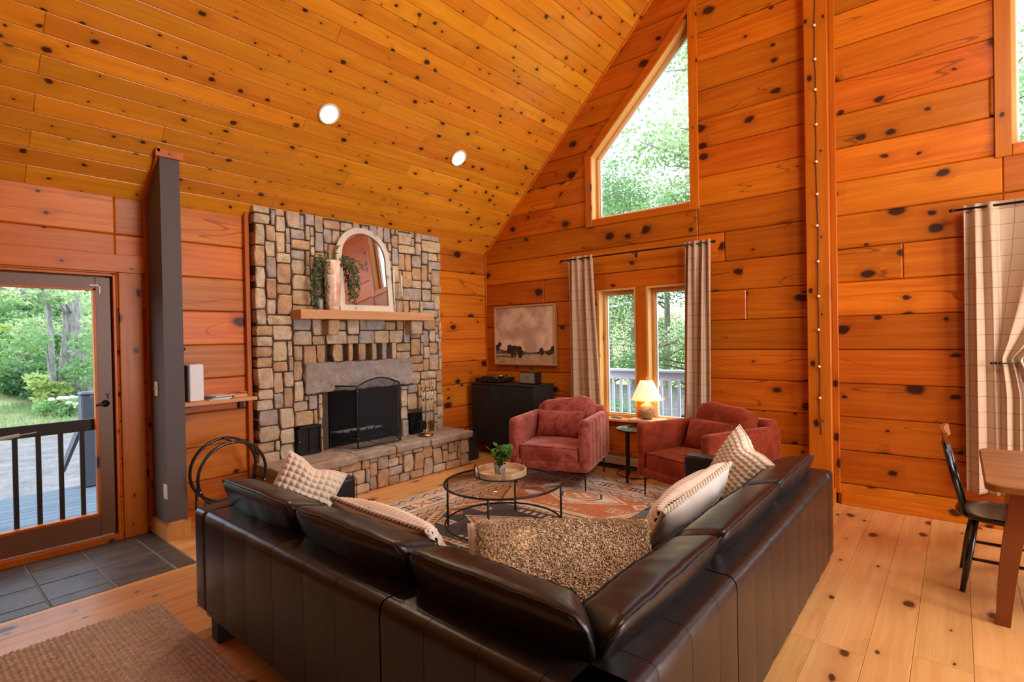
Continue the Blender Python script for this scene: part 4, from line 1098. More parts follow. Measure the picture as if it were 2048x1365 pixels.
# loose back cushions
def bcush(c0, c1, t0, t1, horizontal, seed, tilt=.0, zb=.445, zt=.79, thick=.115, skew0=0, skew1=0, dz=0):
    """from c0 to c1 along the run; t0 centre at the bottom, t1 at the top (across the run)"""
    hl = (c1 - c0) / 2; hz = (zt - zb) / 2
    V, F = rbox_arrays(hl, thick, hz, .055, seg=(22, 5, 8), bulge=(.012, .026, .014))
    V = V.copy()
    for i in range(len(V)):
        a, b, z = V[i]; f = (z + hz) / (2 * hz)
        # wrinkles running across the cushion
        wv = mnoise.noise(Vector((a * 26 + seed * 9, b * 4, z * 7))) * .0030 + mnoise.noise(Vector((a * 8 + seed * 5, b * 3, z * 3))) * .004
        b2 = b * (1.0 - .12 * (1 - f)) + wv * .5; z2 = z + (wv if z > 0 else 0) - .030 * b / thick * f
        e = a / hl
        if e > 0: a += skew1 * (b / thick) * e ** 2
        else: a += skew0 * (b / thick) * e ** 2
        cc = t0 + (t1 - t0) * f
        p = (c0 + hl + a, cc + b2, zb + hz + z2) if horizontal else (cc - b2, c0 + hl + a, zb + hz + z2)
        V[i] = p
    o = link('back_cushion', arr_mesh(V, F), None, M['leather'], True); SP(o)
    # double piping round the upper edges, following the surface
    def at(a, b, z):
        f = (z + hz) / (2 * hz); wv = mnoise.noise(Vector((a * 26 + seed * 9, b * 4, z * 7))) * .0030 + mnoise.noise(Vector((a * 8 + seed * 5, b * 3, z * 3))) * .004
        b2 = b * (1.0 - .12 * (1 - f)) + wv * .5; e = a / hl; a2 = a + (skew1 if e > 0 else skew0) * (b / thick) * e ** 2
        cc = t0 + (t1 - t0) * f; z2 = z + wv - .030 * b / thick * f
        return (c0 + hl + a2, cc + b2, zb + hz + z2) if horizontal else (cc - b2, c0 + hl + a2, zb + hz + z2)
    for sg in (-1, 1):
        A = np.linspace(-hl + .03, hl - .03, 40); bb = sg * (thick - .012); zz = hz - .012
        pts = [at(-hl + .012, bb * .93, -hz + .06)] + [at(-hl + .012, bb * .93, z) for z in np.linspace(-hz + .1, hz - .05, 6)] + [at(a, bb + sg * .018 * (1 - (a / hl) ** 2) * .15, zz + .012 * (1 - (a / hl) ** 2) * .25) for a in A] + [at(hl - .012, bb * .93, z) for z in np.linspace(hz - .05, -hz + .06, 6)]
        m = MB(); m.tube(pts, .0036, 5); m.build('piping', M['seam'], o, True)
bcush(1.985, 2.755, -4.10, -4.225, True, 1, zt=.782)
bcush(2.775, 3.555, -4.10, -4.225, True, 2, zt=.782)
bcush(3.575, 4.27, -4.10, -4.225, True, 3, zt=.782, skew1=-.09)
bcush(-4.20, -3.42, 4.15, 4.30, False, 4, zt=.752, skew0=.09)
bcush(-3.40, -2.53, 4.15, 4.30, False, 5, zt=.752)
bcush(-2.51, -1.70, 4.15, 4.30, False, 6, zt=.752)
m = MB(); m.box(2.10, 2.19, -4.425, -4.335, 0, .135, .006); SP(m.build('leg', M['black_matte']))
m = MB(); m.lathe([(.024, 0), (.028, .10), (.03, .132)], (4.415, -1.80, 0), 16); SP(lbl(m.build('leg', M['mantel'], None, True), 'pale wooden leg'))
for (x, y) in ((2.15, -3.6), (3.62, -1.68), (4.42, -4.38), (3.62, -3.62)):
    m = MB(); m.box(x - .035, x + .035, y - .035, y + .035, .012, .135, .006); SP(m.build('leg', M['black_matte']))

# ------------------------------------------------------------------ pillows
def pillow_arrays(w, h, t, n=44, pinch=.06, puff=2.2):
    """soft square pillow, returns front and back grids in local coordinates (x right, y up, z normal)"""
    u = np.linspace(-1, 1, n); U_, V_ = np.meshgrid(u, u, indexing='ij')
    k = (1 - np.abs(U_) ** puff) * (1 - np.abs(V_) ** puff); z = t * np.power(np.clip(k, 0, 1), .55)
    x = U_ * w / 2 * (1 - pinch * (1 - V_ ** 2) * np.abs(U_) ** 3); y = V_ * h / 2 * (1 - pinch * (1 - U_ ** 2) * np.abs(V_) ** 3)
    return U_, V_, x, y, z
def pillow(name, loc, right, upv, w, h, t, front, back, label, kind='plain', n=44, seed=0, dent=0, group=None, cat='pillow', spin=0):
    right = Vector(right).normalized(); upv = Vector(upv); upv = (upv - upv.dot(right) * right).normalized(); nrm = right.cross(upv)
    sp_ = math.radians(spin); right, upv = right * math.cos(sp_) + upv * math.sin(sp_), upv * math.cos(sp_) - right * math.sin(sp_)
    Mx = Matrix(((right.x, upv.x, nrm.x, loc[0]), (right.y, upv.y, nrm.y, loc[1]), (right.z, upv.z, nrm.z, loc[2]), (0, 0, 0, 1)))
    if kind == 'bubble': n = 128
    if kind == 'rope': n = 150
    U_, V_, x, y, z = pillow_arrays(w, h, t, n)
    if dent: # chop in the top edge
        d = dent * np.exp(-(U_ / .34) ** 2) * np.clip((V_ + .2) / 1.2, 0, 1) ** 1.6; y = y - d
    zb = -z * .9
    if kind == 'bubble':
        kx, ky = int(w / .034), int(h / .034)
        b = np.abs(np.sin(U_ * kx * PI / 2)) * np.abs(np.sin(V_ * ky * PI / 2)); b = np.power(b, .75)
        d = .019 * b * np.clip(1.15 - np.maximum(np.abs(U_), np.abs(V_)) ** 8, .3, 1)
        z = z + d; zb = zb - d
    if kind == 'rope':
        rows = int(h / .048); ph = V_ * rows * PI / 2 + .5 * np.sin(U_ * 3 + seed); loops = np.abs(np.sin(U_ * w / .03 * PI / 2 + np.floor(ph / PI) * 1.3))
        b = np.power(np.abs(np.sin(ph)), .55) * (.6 + .4 * np.power(loops, .7)); z = z + .032 * b
    for i in range(U_.shape[0]):
        for j in range(U_.shape[1]):
            q = mnoise.noise(Vector((U_[i, j] * 2 + seed, V_[i, j] * 2, .3))) * t * .12; z[i, j] += q; zb[i, j] += q
    def surf(zz, flip, nm, mat, parent):
        Pm = np.stack([x, y, zz], -1); V = [tuple(p) for p in Pm.reshape(-1, 3)]; F = []; N = U_.shape[0]
        for i in range(N - 1):
            for j in range(N - 1):
                q = (i * N + j, (i + 1) * N + j, (i + 1) * N + j + 1, i * N + j + 1); F.append(q if not flip else q[::-1])
        return link(nm, arr_mesh(V, F, nm), parent, mat, True)
    root = empty(name, (0, 0, 0), 0, label, cat, group); root.matrix_world = Mx
    surf(z, False, 'front_cover', front, root); surf(zb, True, 'back_cover', back, root)
    ring = [(x[i, 0], y[i, 0], 0) for i in range(0, x.shape[0], 2)] + [(x[-1, j], y[-1, j], 0) for j in range(0, x.shape[0], 2)] + [(x[i, -1], y[i, -1], 0) for i in range(x.shape[0] - 1, -1, -2)] + [(x[0, j], y[0, j], 0) for j in range(x.shape[0] - 1, -1, -2)]
    m = MB(); 
    if kind == 'rope':
        for ph in (0, PI):
            N_ = len(ring); m.tube([(p_[0] + .007 * math.cos(ph + i_ * 1.1), p_[1] + .007 * math.cos(ph + i_ * 1.1), p_[2] + .006 + .009 * math.sin(ph + i_ * 1.1)) for i_, p_ in enumerate(ring)], .008, 6, closed=True)
    else: m.tube(ring, .005, 6, closed=True)
    m.build('edge_seam', front, root, True)
    return root
pillow('throw_pillow', (2.23, -3.985, .655), (.35, 1, 0), (-.22, .1, 1), .36, .42, .085, M['cream'], M['cream'], 'cream bubble-textured square pillow leaning on the far left arm of the sofa', 'bubble', seed=1, dent=.03, spin=-30)
pillow('throw_pillow', (3.0, -3.955, .60), (-1, 0.02, .0), (0, -.62, 1), .76, .31, .09, M['cream_rope'], M['tan_back'], 'long tan satin pillow with braided cream rope front on the left part of the sofa', 'rope', seed=4)
pillow('throw_pillow', (3.945, -2.66, .575), (.10, 1.0, .07), (.34, 0, 1), .82, .30, .075, M['white_back'], M['white_back'], 'long pale pillow with cream rope-knit front along the right back of the sofa', 'plain', seed=6) if False else None
pillow('throw_pillow', (3.945, -2.64, .585), (-.06, -1.0, -.10), (.62, 0, 1), .84, .32, .10, M['cream_rope'], M['white_back'], 'long pale pillow with cream rope-knit front along the right back of the sofa', 'rope', seed=6)
pillow('throw_pillow', (3.99, -1.93, .650), (.80, -.60, -.06), (.22, .28, 1), .44, .44, .085, M['cream'], M['cream'], 'cream bubble-textured square pillow in the far right corner of the sofa', 'bubble', seed=2, dent=.03, spin=-22)
# shearling pillow in the corner
def fur_pillow():
    loc = Vector((3.87, -3.74, .575)); right = Vector((.76, .60, 0)).normalized(); n0 = Vector((.42, -.52, 1.0)).normalized()
    upv = n0.cross(right); upv = (Vector((0, 0, 0)) + (right.cross(n0)) * -1).normalized(); nrm = right.cross(upv).normalized()
    root = pillow('shearling_pillow', loc, right, upv, .76, .52, .125, M['fur'], M['cream_back'], 'large curly camel shearling pillow lying in the corner of the sofa', 'plain', n=40, seed=3)
    U_, V_, x, y, z = pillow_arrays(.76, .52, .125, 40)
    r = np.random.default_rng(3); m = MB(); cnt = 13000; vs = []; fs = []
    for k in range(cnt):
        i, j = r.uniform(0, 38.99, 2); i0, j0 = int(i), int(j); fi, fj = i - i0, j - j0
        def q(A): return A[i0, j0] * (1 - fi) * (1 - fj) + A[i0 + 1, j0] * fi * (1 - fj) + A[i0, j0 + 1] * (1 - fi) * fj + A[i0 + 1, j0 + 1] * fi * fj
        px, py, pz = q(x), q(y), q(z); u, v = q(U_), q(V_)
        out = Vector((u * abs(u) * .9, v * abs(v) * .9, .55)).normalized()
        p = Vector((px, py, pz - .004)); a = r.uniform(0, 2 * PI); L = r.uniform(.014, .024); cr = r.uniform(.006, .010); tw = r.choice([-1, 1]) * r.uniform(5, 9)
        t1 = out.orthogonal().normalized(); t2 = out.cross(t1); lean = (t1 * math.cos(a) + t2 * math.sin(a)) * r.uniform(.1, .8)
        pts = []
        for s_ in range(6):
            f = s_ / 5; ang = a + tw * f; pts.append(p + (out + lean * f) * L * f * .72 + (t1 * math.cos(ang) + t2 * math.sin(ang)) * cr * min(1, f * 2.5))
        b = len(vs)
        for s_, pp in enumerate(pts):
            rad = .0040 * (1 - .35 * s_ / 5)
            for h_ in range(3):
                g = 2 * PI * h_ / 3; vs.append(tuple(pp + (t1 * math.cos(g) + t2 * math.sin(g)) * rad))
        for s_ in range(5):
            for h_ in range(3): fs.append((b + s_ * 3 + h_, b + s_ * 3 + (h_ + 1) % 3, b + (s_ + 1) * 3 + (h_ + 1) % 3, b + (s_ + 1) * 3 + h_))
    o = link('curly_pile', arr_mesh(vs, fs), root, M['fur'], True); o['kind'] = 'stuff'
fur_pillow()
pillow('throw_pillow', (3.53, -3.70, .55), (.72, .66, .0), (-.30, .34, 1), .36, .30, .06, M['cream_back'], M['cream_back'], 'plain cream pillow peeking out left of the shearling pillow', 'plain', n=30, seed=9)

# ------------------------------------------------------------------ velvet armchairs
def armchair(loc, rz, w_, d_, h_, label, mat, metal, seed):
    t = empty('armchair', (loc[0], loc[1], 0), rz, label, 'armchair', 'velvet armchairs by the window')
    b = .205; aw = .105; hx, hy = w_ / 2, d_ / 2
    # rounded shell under the seat
    rbox('base_shell', (0, .0, b + .045), (hx - .004, hy - .01, .05), .035, mat, t, seg=(10, 10, 3))
    for s in (-1, 1):
        def fn(V, s=s):
            V = V.copy(); f = np.clip((V[:, 1] + hy) / (2 * hy), 0, 1); up = V[:, 2] > 0
            V[:, 2] += up * (-.012 * f)                                     # arm line drops a little to the back
            outer = (V[:, 0] * s) > .0; ch = np.abs(np.sin((V[:, 1] + hy) / (2 * hy) * PI * 6.0)); 
            V[:, 0] += s * outer * (-.009 * np.exp(-(ch / .16) ** 2) + .004) * np.clip((np.abs(V[:, 0]) - .02) / .02, 0, 1)
            return V
        rbox('arm', (s * (hx - aw / 2), 0, (b + h_) / 2 + .005), (aw / 2, hy, (h_ - b) / 2), .045, mat, t, fn=fn, seg=(3, 96, 8), wr=.002, seed=seed + s)
    def fb(V):
        V = V.copy(); V[:, 1] += (V[:, 2]) * .10; return V
    rbox('backrest', (0, hy - .085, (b + h_) / 2 + .03), (hx - .03, .075, (h_ - b) / 2 + .02), .05, mat, t, fn=fb, seg=(14, 3, 8), wr=.003, seed=seed)
    rbox('seat_cushion', (0, -.055, .355), (hx - aw - .004, hy - .075, .085), .03, mat, t, (.0, .008, .020), seg=(18, 18, 4), wr=.004, seed=seed + 3)
    m = MB(); X, Y = hx - aw - .008, hy - .075; yf = -.055 - Y
    for z in (.436, .276): m.tube([(-X, -.055 + Y * .8, z), (-X, yf + .02, z), (-X + .02, yf + .002, z), (X - .02, yf + .002, z), (X, yf + .02, z), (X, -.055 + Y * .8, z)], .0045, 6)
    m.build('piping', mat, t, True)
    # big back cushion with a flopped upper edge
    def bc(V):
        V = V.copy(); f = (V[:, 2] + .2) / .4; V[:, 1] += V[:, 2] * .22; V[:, 2] += .035 * np.clip(f, 0, 1) * np.sin((V[:, 0] / .3) * 2.1 + seed) - .03 * np.clip(f, 0, 1) * np.exp(-(V[:, 0] / .12) ** 2); return V
    rbox('back_cushion', (0, hy - .235, .655), (hx - aw - .015, .075, .185), .06, mat, t, (.015, .03, .012), fn=bc, seg=(18, 4, 10), wr=.010, seed=seed + 5)
    for sx in (-1, 1):
        for sy in (-1, 1):
            x, y = sx * (hx - .055), sy * (hy - .07); m = MB()
            m.tube([(x, y, b + .01), (x + sx * .004, y + sy * .004, .004 if sy > 0 else .014)], [.011, .0065], 8); m.box(x - .03, x + .03, y - .006, y + .006, b - .012, b + .004, .001); m.build('leg', M['black'], t, True)
    # loose pillow
    rv = Matrix.Rotation(rz, 3, 'Z'); pc = rv @ Vector((-.03, .06, 0)); rr = rv @ Vector((1, 0, .0)); uu = rv @ Vector((0, .42, 1))
    p = pillow('lumbar_pillow', (loc[0] + pc.x, loc[1] + pc.y, .585), rr, uu, .52, .30, .075, mat, mat, label.replace('armchair', 'pillow lying in the armchair') if False else ('rose velvet pillow on the left armchair beside the cabinet' if seed == 1 else 'rust velvet pillow on the right armchair by the sofa arm'), 'plain', n=36, seed=seed + 2, cat='pillow', group='velvet pillows on the armchairs')
    return t
armchair((1.81, -.80), .302, .84, .94, .71, 'rose velvet armchair with channelled arms standing beside the black cabinet', M['velvet'], 0, 1)
armchair((3.31, -.61), -.365, .87, .95, .705, 'rust velvet armchair partly hidden behind the right arm of the leather sofa', M['velvet2'], 0, 2)

# ------------------------------------------------------------------ coffee table, tray, plant
def ring_pts(r, z, n=64, c=(0, 0)): return [(c[0] + r * math.cos(a), c[1] + r * math.sin(a), z) for a in np.linspace(0, 2 * PI, n, endpoint=False)]
ct = empty('coffee_table', (2.305, -2.335, 0), .49, 'round glass coffee table with thin black hoop frame on the patterned rug', 'table')
m = MB(); m.tube(ring_pts(.465, .392), .009, 8, closed=True); m.build('top_rim', M['black'], ct, True)
m = MB(); m.tube(ring_pts(.462, .078), .0075, 8, closed=True); m.build('lower_ring', M['black'], ct, True)
m = MB(); m.lathe([(.0, .389), (.4585, .389), (.4595, .391), (.4595, .396), (.4585, .398), (.0, .398)], n=64); m.build('glass_top', M['table_glass'], ct, True); auto_smooth(ct.children[-1], 30)
for k in range(4):
    a = k * PI / 2; m = MB(); m.tube([(.465 * math.cos(a), .465 * math.sin(a), .013), (.465 * math.cos(a), .465 * math.sin(a), .39)], .0085, 8); m.build('leg', M['black'], ct, True)
TZ_ = .399
tr = empty('serving_tray', (2.19, -2.225, TZ_), .0, 'round pale wood serving tray with black wire handles on the glass table', 'tray')
m = MB(); m.lathe([(0, .004), (.20, .004), (.212, .006), (.214, .012), (.214, .058), (.212, .060), (.204, .060), (.202, .058), (.202, .014), (.198, .012), (.0, .012)], n=64); m.build('tray_body', M['birch'], tr, True); auto_smooth(tr.children[-1], 40)
m = MB(); m.tube(ring_pts(.2155, .010), .0035, 6, closed=True); m.lathe([(.2145, .006), (.217, .006), (.217, .016), (.2145, .016)], n=64, cap=False); m.build('base_band', M['black'], tr, True)
ha = 1.08
for s in (0, PI):
    a0 = ha + s; m = MB(); pts = []
    for f in np.linspace(-1, 1, 17):
        g = a0 + f * .30; zz = .012 + .10 * (1 - abs(f) ** 5) ; pts.append((.2185 * math.cos(g), .2185 * math.sin(g), zz))
    m.tube(pts, .0035, 7); m.build('handle', M['black'], tr, True)
pot = empty('potted_plant', (2.19, -2.235, TZ_ + .0125), 0, 'small glossy green plant in a black pot with white arc pattern on the tray', 'plant')
t_ = NT('black_pot_with_white_arcs'); c_ = t_.coords(); o_ = t_.xyz(c_); ang = t_.math('ARCTAN2', o_[1], o_[0]); k_ = t_.math('MULTIPLY', ang, .05)
vv = t_.comb(t_.math('FRACT', t_.math('ADD', t_.math('DIVIDE', k_, .085), .63)), t_.math('DIVIDE', o_[2], .085), 0)
ds = t_.n('ShaderNodeVectorMath', operation='DISTANCE'); t_.l(vv, ds.inputs[0]); ds.inputs[1].default_value = (.62, .5, 0)
sn = t_.math('SINE', t_.math('MULTIPLY', ds.outputs['Value'], 62)); on = t_.math('MULTIPLY', t_.math('GREATER_THAN', sn, .35), t_.math('LESS_THAN', ds.outputs['Value'], .58))
on = t_.math('MULTIPLY', on, t_.math('GREATER_THAN', ds.outputs['Value'], .12))
t_.set(color=t_.mix(on, (.025, .022, .02), (.8, .78, .72)), rough=.6)
m = MB(); m.lathe([(.036, 0), (.042, .003), (.047, .05), (.051, .088), (.049, .09), (.045, .086), (.0, .08)], n=32); m.build('pot', t_.m, pot, True)
m = MB(); m.lathe([(.0, .084), (.045, .082)], n=20, cap=False); m.build('soil', plain('soil', (.03, .02, .012), .9), pot)
r = random.Random(4); stb = MB(); lf = MB()
for k in range(15):
    a = r.uniform(0, 2 * PI); sp_ = r.uniform(.04, .15); h_ = r.uniform(.08, .15) * (1.1 - sp_ * 2); base = Vector((r.uniform(-.02, .02), r.uniform(-.02, .02), .083)); tip = base + Vector((sp_ * math.cos(a), sp_ * math.sin(a), h_))
    stb.tube([base, base.lerp(tip, .5) + Vector((0, 0, .01)), tip], .0022, 5)
    for q in range(7):
        f = .3 + .7 * q / 6; p_ = base.lerp(tip, f); g = r.uniform(0, 2 * PI); d_ = (Vector((math.cos(g), math.sin(g), r.uniform(.3, 1.0)))).normalized(); L = r.uniform(.042, .064); wd = d_.cross(Vector((r.uniform(-.5, .5), r.uniform(-.5, .5), 1))).normalized() * L * .33; up_ = wd.cross(d_).normalized() * .004
        lf.add([p_, p_ + d_ * L * .35 + wd, p_ + d_ * L * .75 + wd * .9, p_ + d_ * L, p_ + d_ * L * .75 - wd * .9, p_ + d_ * L * .35 - wd, p_ + d_ * L * .5 - up_], [(0, 1, 6), (1, 2, 6), (2, 3, 6), (3, 4, 6), (4, 5, 6), (5, 0, 6)])
stb.build('stems', M['houseleaf'], pot, True); lo = lf.build('leaves', M['houseleaf'], pot, fixn=False)

# side table
st_ = empty('side_table', (2.475, -.345, 0), 0, 'small round black side table with glass top between the two armchairs', 'table')
m = MB(); m.lathe([(0, .541), (.215, .541), (.215, .549), (0, .549)], n=48); m.build('glass_top', M['table_glass'], st_)
m = MB(); m.tube(ring_pts(.218, .543, 48), .008, 8, closed=True); m.build('top_rim', M['black'], st_, True)
m = MB(); m.tube(ring_pts(.216, .065, 48), .006, 8, closed=True); m.build('lower_ring', M['black'], st_, True)
for a in (-1.62, .5, 2.5):
    x, y = .217 * math.cos(a), .217 * math.sin(a); m = MB(); m.box(x - .012, x + .012, y - .006, y + .006, .012 if a < 0 else .002, .542, .001); m.build('leg', M['black'], st_)

# ------------------------------------------------------------------ lamp on the window sill
m = MB(); m.box(2.265, 2.625, -.16, .085, .5725, .605, .004); tag(m.build('lamp_plinth', M['birch']), 'flat pale wooden block on the window sill beneath the lamp', 'wood block')
lp = empty('table_lamp', (2.447, -.05, .6055), 0, 'glowing table lamp with cream cone shade and dimpled rattan-brown base on the sill', 'lamp')
t_ = NT('dimpled_brown_ceramic'); uv = t_.coords('UV')
vo = t_.n('ShaderNodeTexVoronoi'); vo.inputs['Scale'].default_value = 1; t_.l(t_.vscale(t_.coords(), (95, 95, 95)), vo.inputs['Vector'])
t_.set(color=t_.ramp(vo.outputs['Distance'], [(.15, (.75, .55, .32)), (.6, (.36, .20, .09))]), rough=.55, normal=t_.bump(t_.math('SUBTRACT', 1.0, vo.outputs['Distance']), 1.0, .008))
m = MB(); m.lathe([(.05, 0), (.062, .004)] + [(.094 * math.cos(a), .088 + .088 * math.sin(a)) for a in np.linspace(-1.15, 1.25, 16)] + [(.022, .176), (.018, .19), (.0, .19)], n=40); m.build('base', t_.m, lp, True)
m = MB(); m.tube([(0, 0, .185), (0, 0, .235)], .007, 8); m.build('neck', M['brass'], lp, True)
m = MB(); m.lathe([(.168, .215), (.166, .215), (.072, .425), (.074, .427)], n=48, cap=False); sh_ = m.build('lamp_shade', M['shade'], lp, True, fixn=False)
m = MB(); m.lathe([(.0, .425), (.073, .425)], n=32, cap=False); m.build('shade_top', M['shade'], lp)
m = MB(); m.lathe([(.003, .425), (.003, .44), (.010, .447), (.004, .455), (.010, .464), (0, .474)], n=14); m.build('finial', M['brass'], lp, True)
ll = bpy.data.lights.new('lamp_bulb', 'POINT'); ll.energy = 3.5; ll.color = (1, .66, .32); ll.shadow_soft_size = .05
lo_ = bpy.data.objects.new('lamp_bulb', ll); col.objects.link(lo_); lo_.location = (2.447, -.05, .82)
m = MB(); m.box(1.97, 2.10, -.005, .04, .5725, .59, .003); m.tube([(2.0, -.0, .59), (2.06, -.03, .60), (2.12, -.02, .59)], .006, 6); tag(m.build('window_crank', M['chrome'], None, False), 'small metal window crank on the sill left of the lamp', 'window crank')

# recessed ceiling lights
def can(y, first, label):
    c = Vector((.86, y, EAVE + SL * .86)); n = Vector((.699, 0, -.715)); q = n.to_track_quat('Z', 'Y')
    t = empty('recessed_light', c + n * .002, 0, label, 'ceiling light', 'recessed ceiling lights'); t.rotation_euler = q.to_euler()
    m = MB(); m.lathe([(.078, .0), (.098, .0), (.098, .008), (.094, .012), (.080, .010), (.076, -.004)], n=40, cap=False); m.build('trim_ring', M['white_plastic'], t, True)
    m = MB(); m.lathe([(.0, .004), (.078, .002)], n=32, cap=False); m.build('lens', M['bulb'], t)
    l = bpy.data.lights.new('recessed_glow', 'SPOT'); l.energy = 80; l.color = (1, .80, .56); l.spot_size = math.radians(125); l.spot_blend = .9; l.shadow_soft_size = .08
    o = bpy.data.objects.new('recessed_glow', l); col.objects.link(o); o.location = c + n * .03; o.rotation_euler = Vector((.12, 0, -1)).to_track_quat('-Z', 'Y').to_euler()
can(-2.925, 1, 'round white recessed ceiling light nearer the grey partition'); can(-1.335, 0, 'round white recessed ceiling light nearer the gable wall')
for (x, y) in ((.86, -4.6), (7.5, -1.4), (7.5, -3.0), (7.5, -4.6)):
    l = bpy.data.lights.new('recessed_glow', 'SPOT'); l.energy = 6 if x < 1 else 35; l.color = (1, .80, .56); l.spot_size = math.radians(125); l.spot_blend = .9; l.shadow_soft_size = .08
    o = bpy.data.objects.new('recessed_glow', l); col.objects.link(o); o.location = (x, y, ceil_z(x) - .06); o.rotation_euler = (0, 0, 0)

# ------------------------------------------------------------------ curtains and rods
def curtain(label, folds, xfun, z0, z1, yc=-.105, nu=150, nv=60, amp=.034, width=1.1, group='plaid linen curtains'):
    """xfun(u, v): x of the cloth; u 0..1 across, v 0 top .. 1 bottom"""
    U_ = np.linspace(0, 1, nu); V_ = np.linspace(0, 1, nv); UU, VV = np.meshgrid(U_, V_, indexing='ij')
    X = np.vectorize(xfun)(UU, VV); ph = 2 * PI * folds * UU + .5 * np.sin(5 * UU) ; a = amp * (.55 + .45 * np.clip(VV * 4, 0, 1)) * (.8 + .3 * np.sin(9 * UU + 1))
    Y = yc + a * np.sin(ph) + .012 * np.sin(ph * .5 + 3 * VV)
    X = X + .010 * np.sin(2 * ph) * np.clip(VV * 3, 0, 1)
    Z = z1 + (z0 - z1) * VV + .004 * np.sin(ph) * VV
    me = grid_mesh(np.stack([X, Y, Z], -1), uv=np.stack([UU * width, VV * (z1 - z0)], -1), name='curtain')
    o = link('curtain', me, None, M['curtain'], True); so_ = o.modifiers.new('thickness', 'SOLIDIFY'); so_.thickness = .003
    tag(o, label, 'curtain', group); return o
curtain('narrow left plaid linen curtain hanging beside the painting', 4, lambda u, v: 1.475 + u * (.345 + .11 * v) + 0 * v, .28, 2.50, width=.95)
curtain('right plaid linen curtain beside the lamp window, nearer the wooden post', 4, lambda u, v: 2.93 - .045 * v + u * (.27 + .02 * v), .28, 2.50, width=.95)
def tied(u, v):
    vt = .535                                     # tie level
    s = min(1, v / vt) if v < vt else 1
    if u < .42: return 5.14 + u / .42 * (.20 + .02 * v)
    f = (u - .42) / .58
    top = 5.34 + f * .95; tie = 5.325 + f * .125; bot = 5.335 + f * .185
    if v < vt: k = s ** 1.5; return top * (1 - k) + tie * k
    k = min(1, (v - vt) / .12) ** .7; return tie * (1 - k) + bot * k
curtain('tied-back plaid linen curtain at the right edge behind the dining chair', 5, tied, .28, 2.50, nu=220, nv=90, amp=.034, width=1.5)
m = MB()
V_ = np.linspace(0, 1, 26); Pm = np.zeros((6, 26, 3))
for i in range(6):
    for j, v in enumerate(V_): Pm[i, j] = (5.44 + i * .010 + .06 * v, -.10 + .01 * math.sin(i * 1.3 + v * 5), 1.27 - v * .98)
ln = link('curtain_lining', grid_mesh(Pm), None, M['lining'], True); tag(ln, 'folded white lining edge of the tied-back curtain below its holdback', 'curtain lining')
def rod(x0, x1, label, brs):
    t = empty('curtain_rod', ((x0 + x1) / 2, -.115, 2.468), 0, label, 'curtain rod', 'black curtain rods'); cx_ = (x0 + x1) / 2
    m = MB(); m.tube([(x0 - cx_, 0, 0), (x1 - cx_, 0, 0)], .009, 10); m.build('rod', M['black'], t, True)
    for s in (x0 - cx_, x1 - cx_):
        m = MB(); m.tube([(s - .0, 0, 0), (s + .012, 0, 0)] if s > 0 else [(s - .012, 0, 0), (s, 0, 0)], .013, 10); m.lathe([(0, -.016), (.013, -.008), (.016, 0), (.013, .008), (0, .016)], (s + (.022 if s > 0 else -.022), 0, 0), 12); m.build('finial', M['black'], t, True)
    for b in brs:
        m = MB(); m.tube([(b - cx_, .11, -.02), (b - cx_, .03, -.02), (b - cx_, 0, -.008)], .004, 6); m.box(b - cx_ - .01, b - cx_ + .01, .108, .114, -.05, .02, .002); m.build('bracket', M['black'], t)
rod(1.40, 3.215, 'black curtain rod over the lamp window', (2.33,)); rod(5.09, 6.95, 'black curtain rod at the right edge of the photo', (6.0,))
for o in list(bpy.data.objects):
    if o.name.startswith('curtain_rod') and o.parent is None: pass
hb = MB(); hb.tube([(5.29, -.16, 1.283), (5.42, -.165, 1.283)], .0055, 8)
for x in (5.292, 5.315, 5.34): hb.lathe([(0, -.011), (.011, -.006), (.014, 0), (.011, .006), (0, .011)], (x, -.16, 1.283), 12)
hb.tube([(5.42, -.165, 1.283), (5.44, -.09, 1.283), (5.44, -.004, 1.283)], .005, 8)
tag(hb.build('curtain_holdback', M['black'], None, True), 'turned black metal curtain holdback on the tied-back curtain', 'holdback')

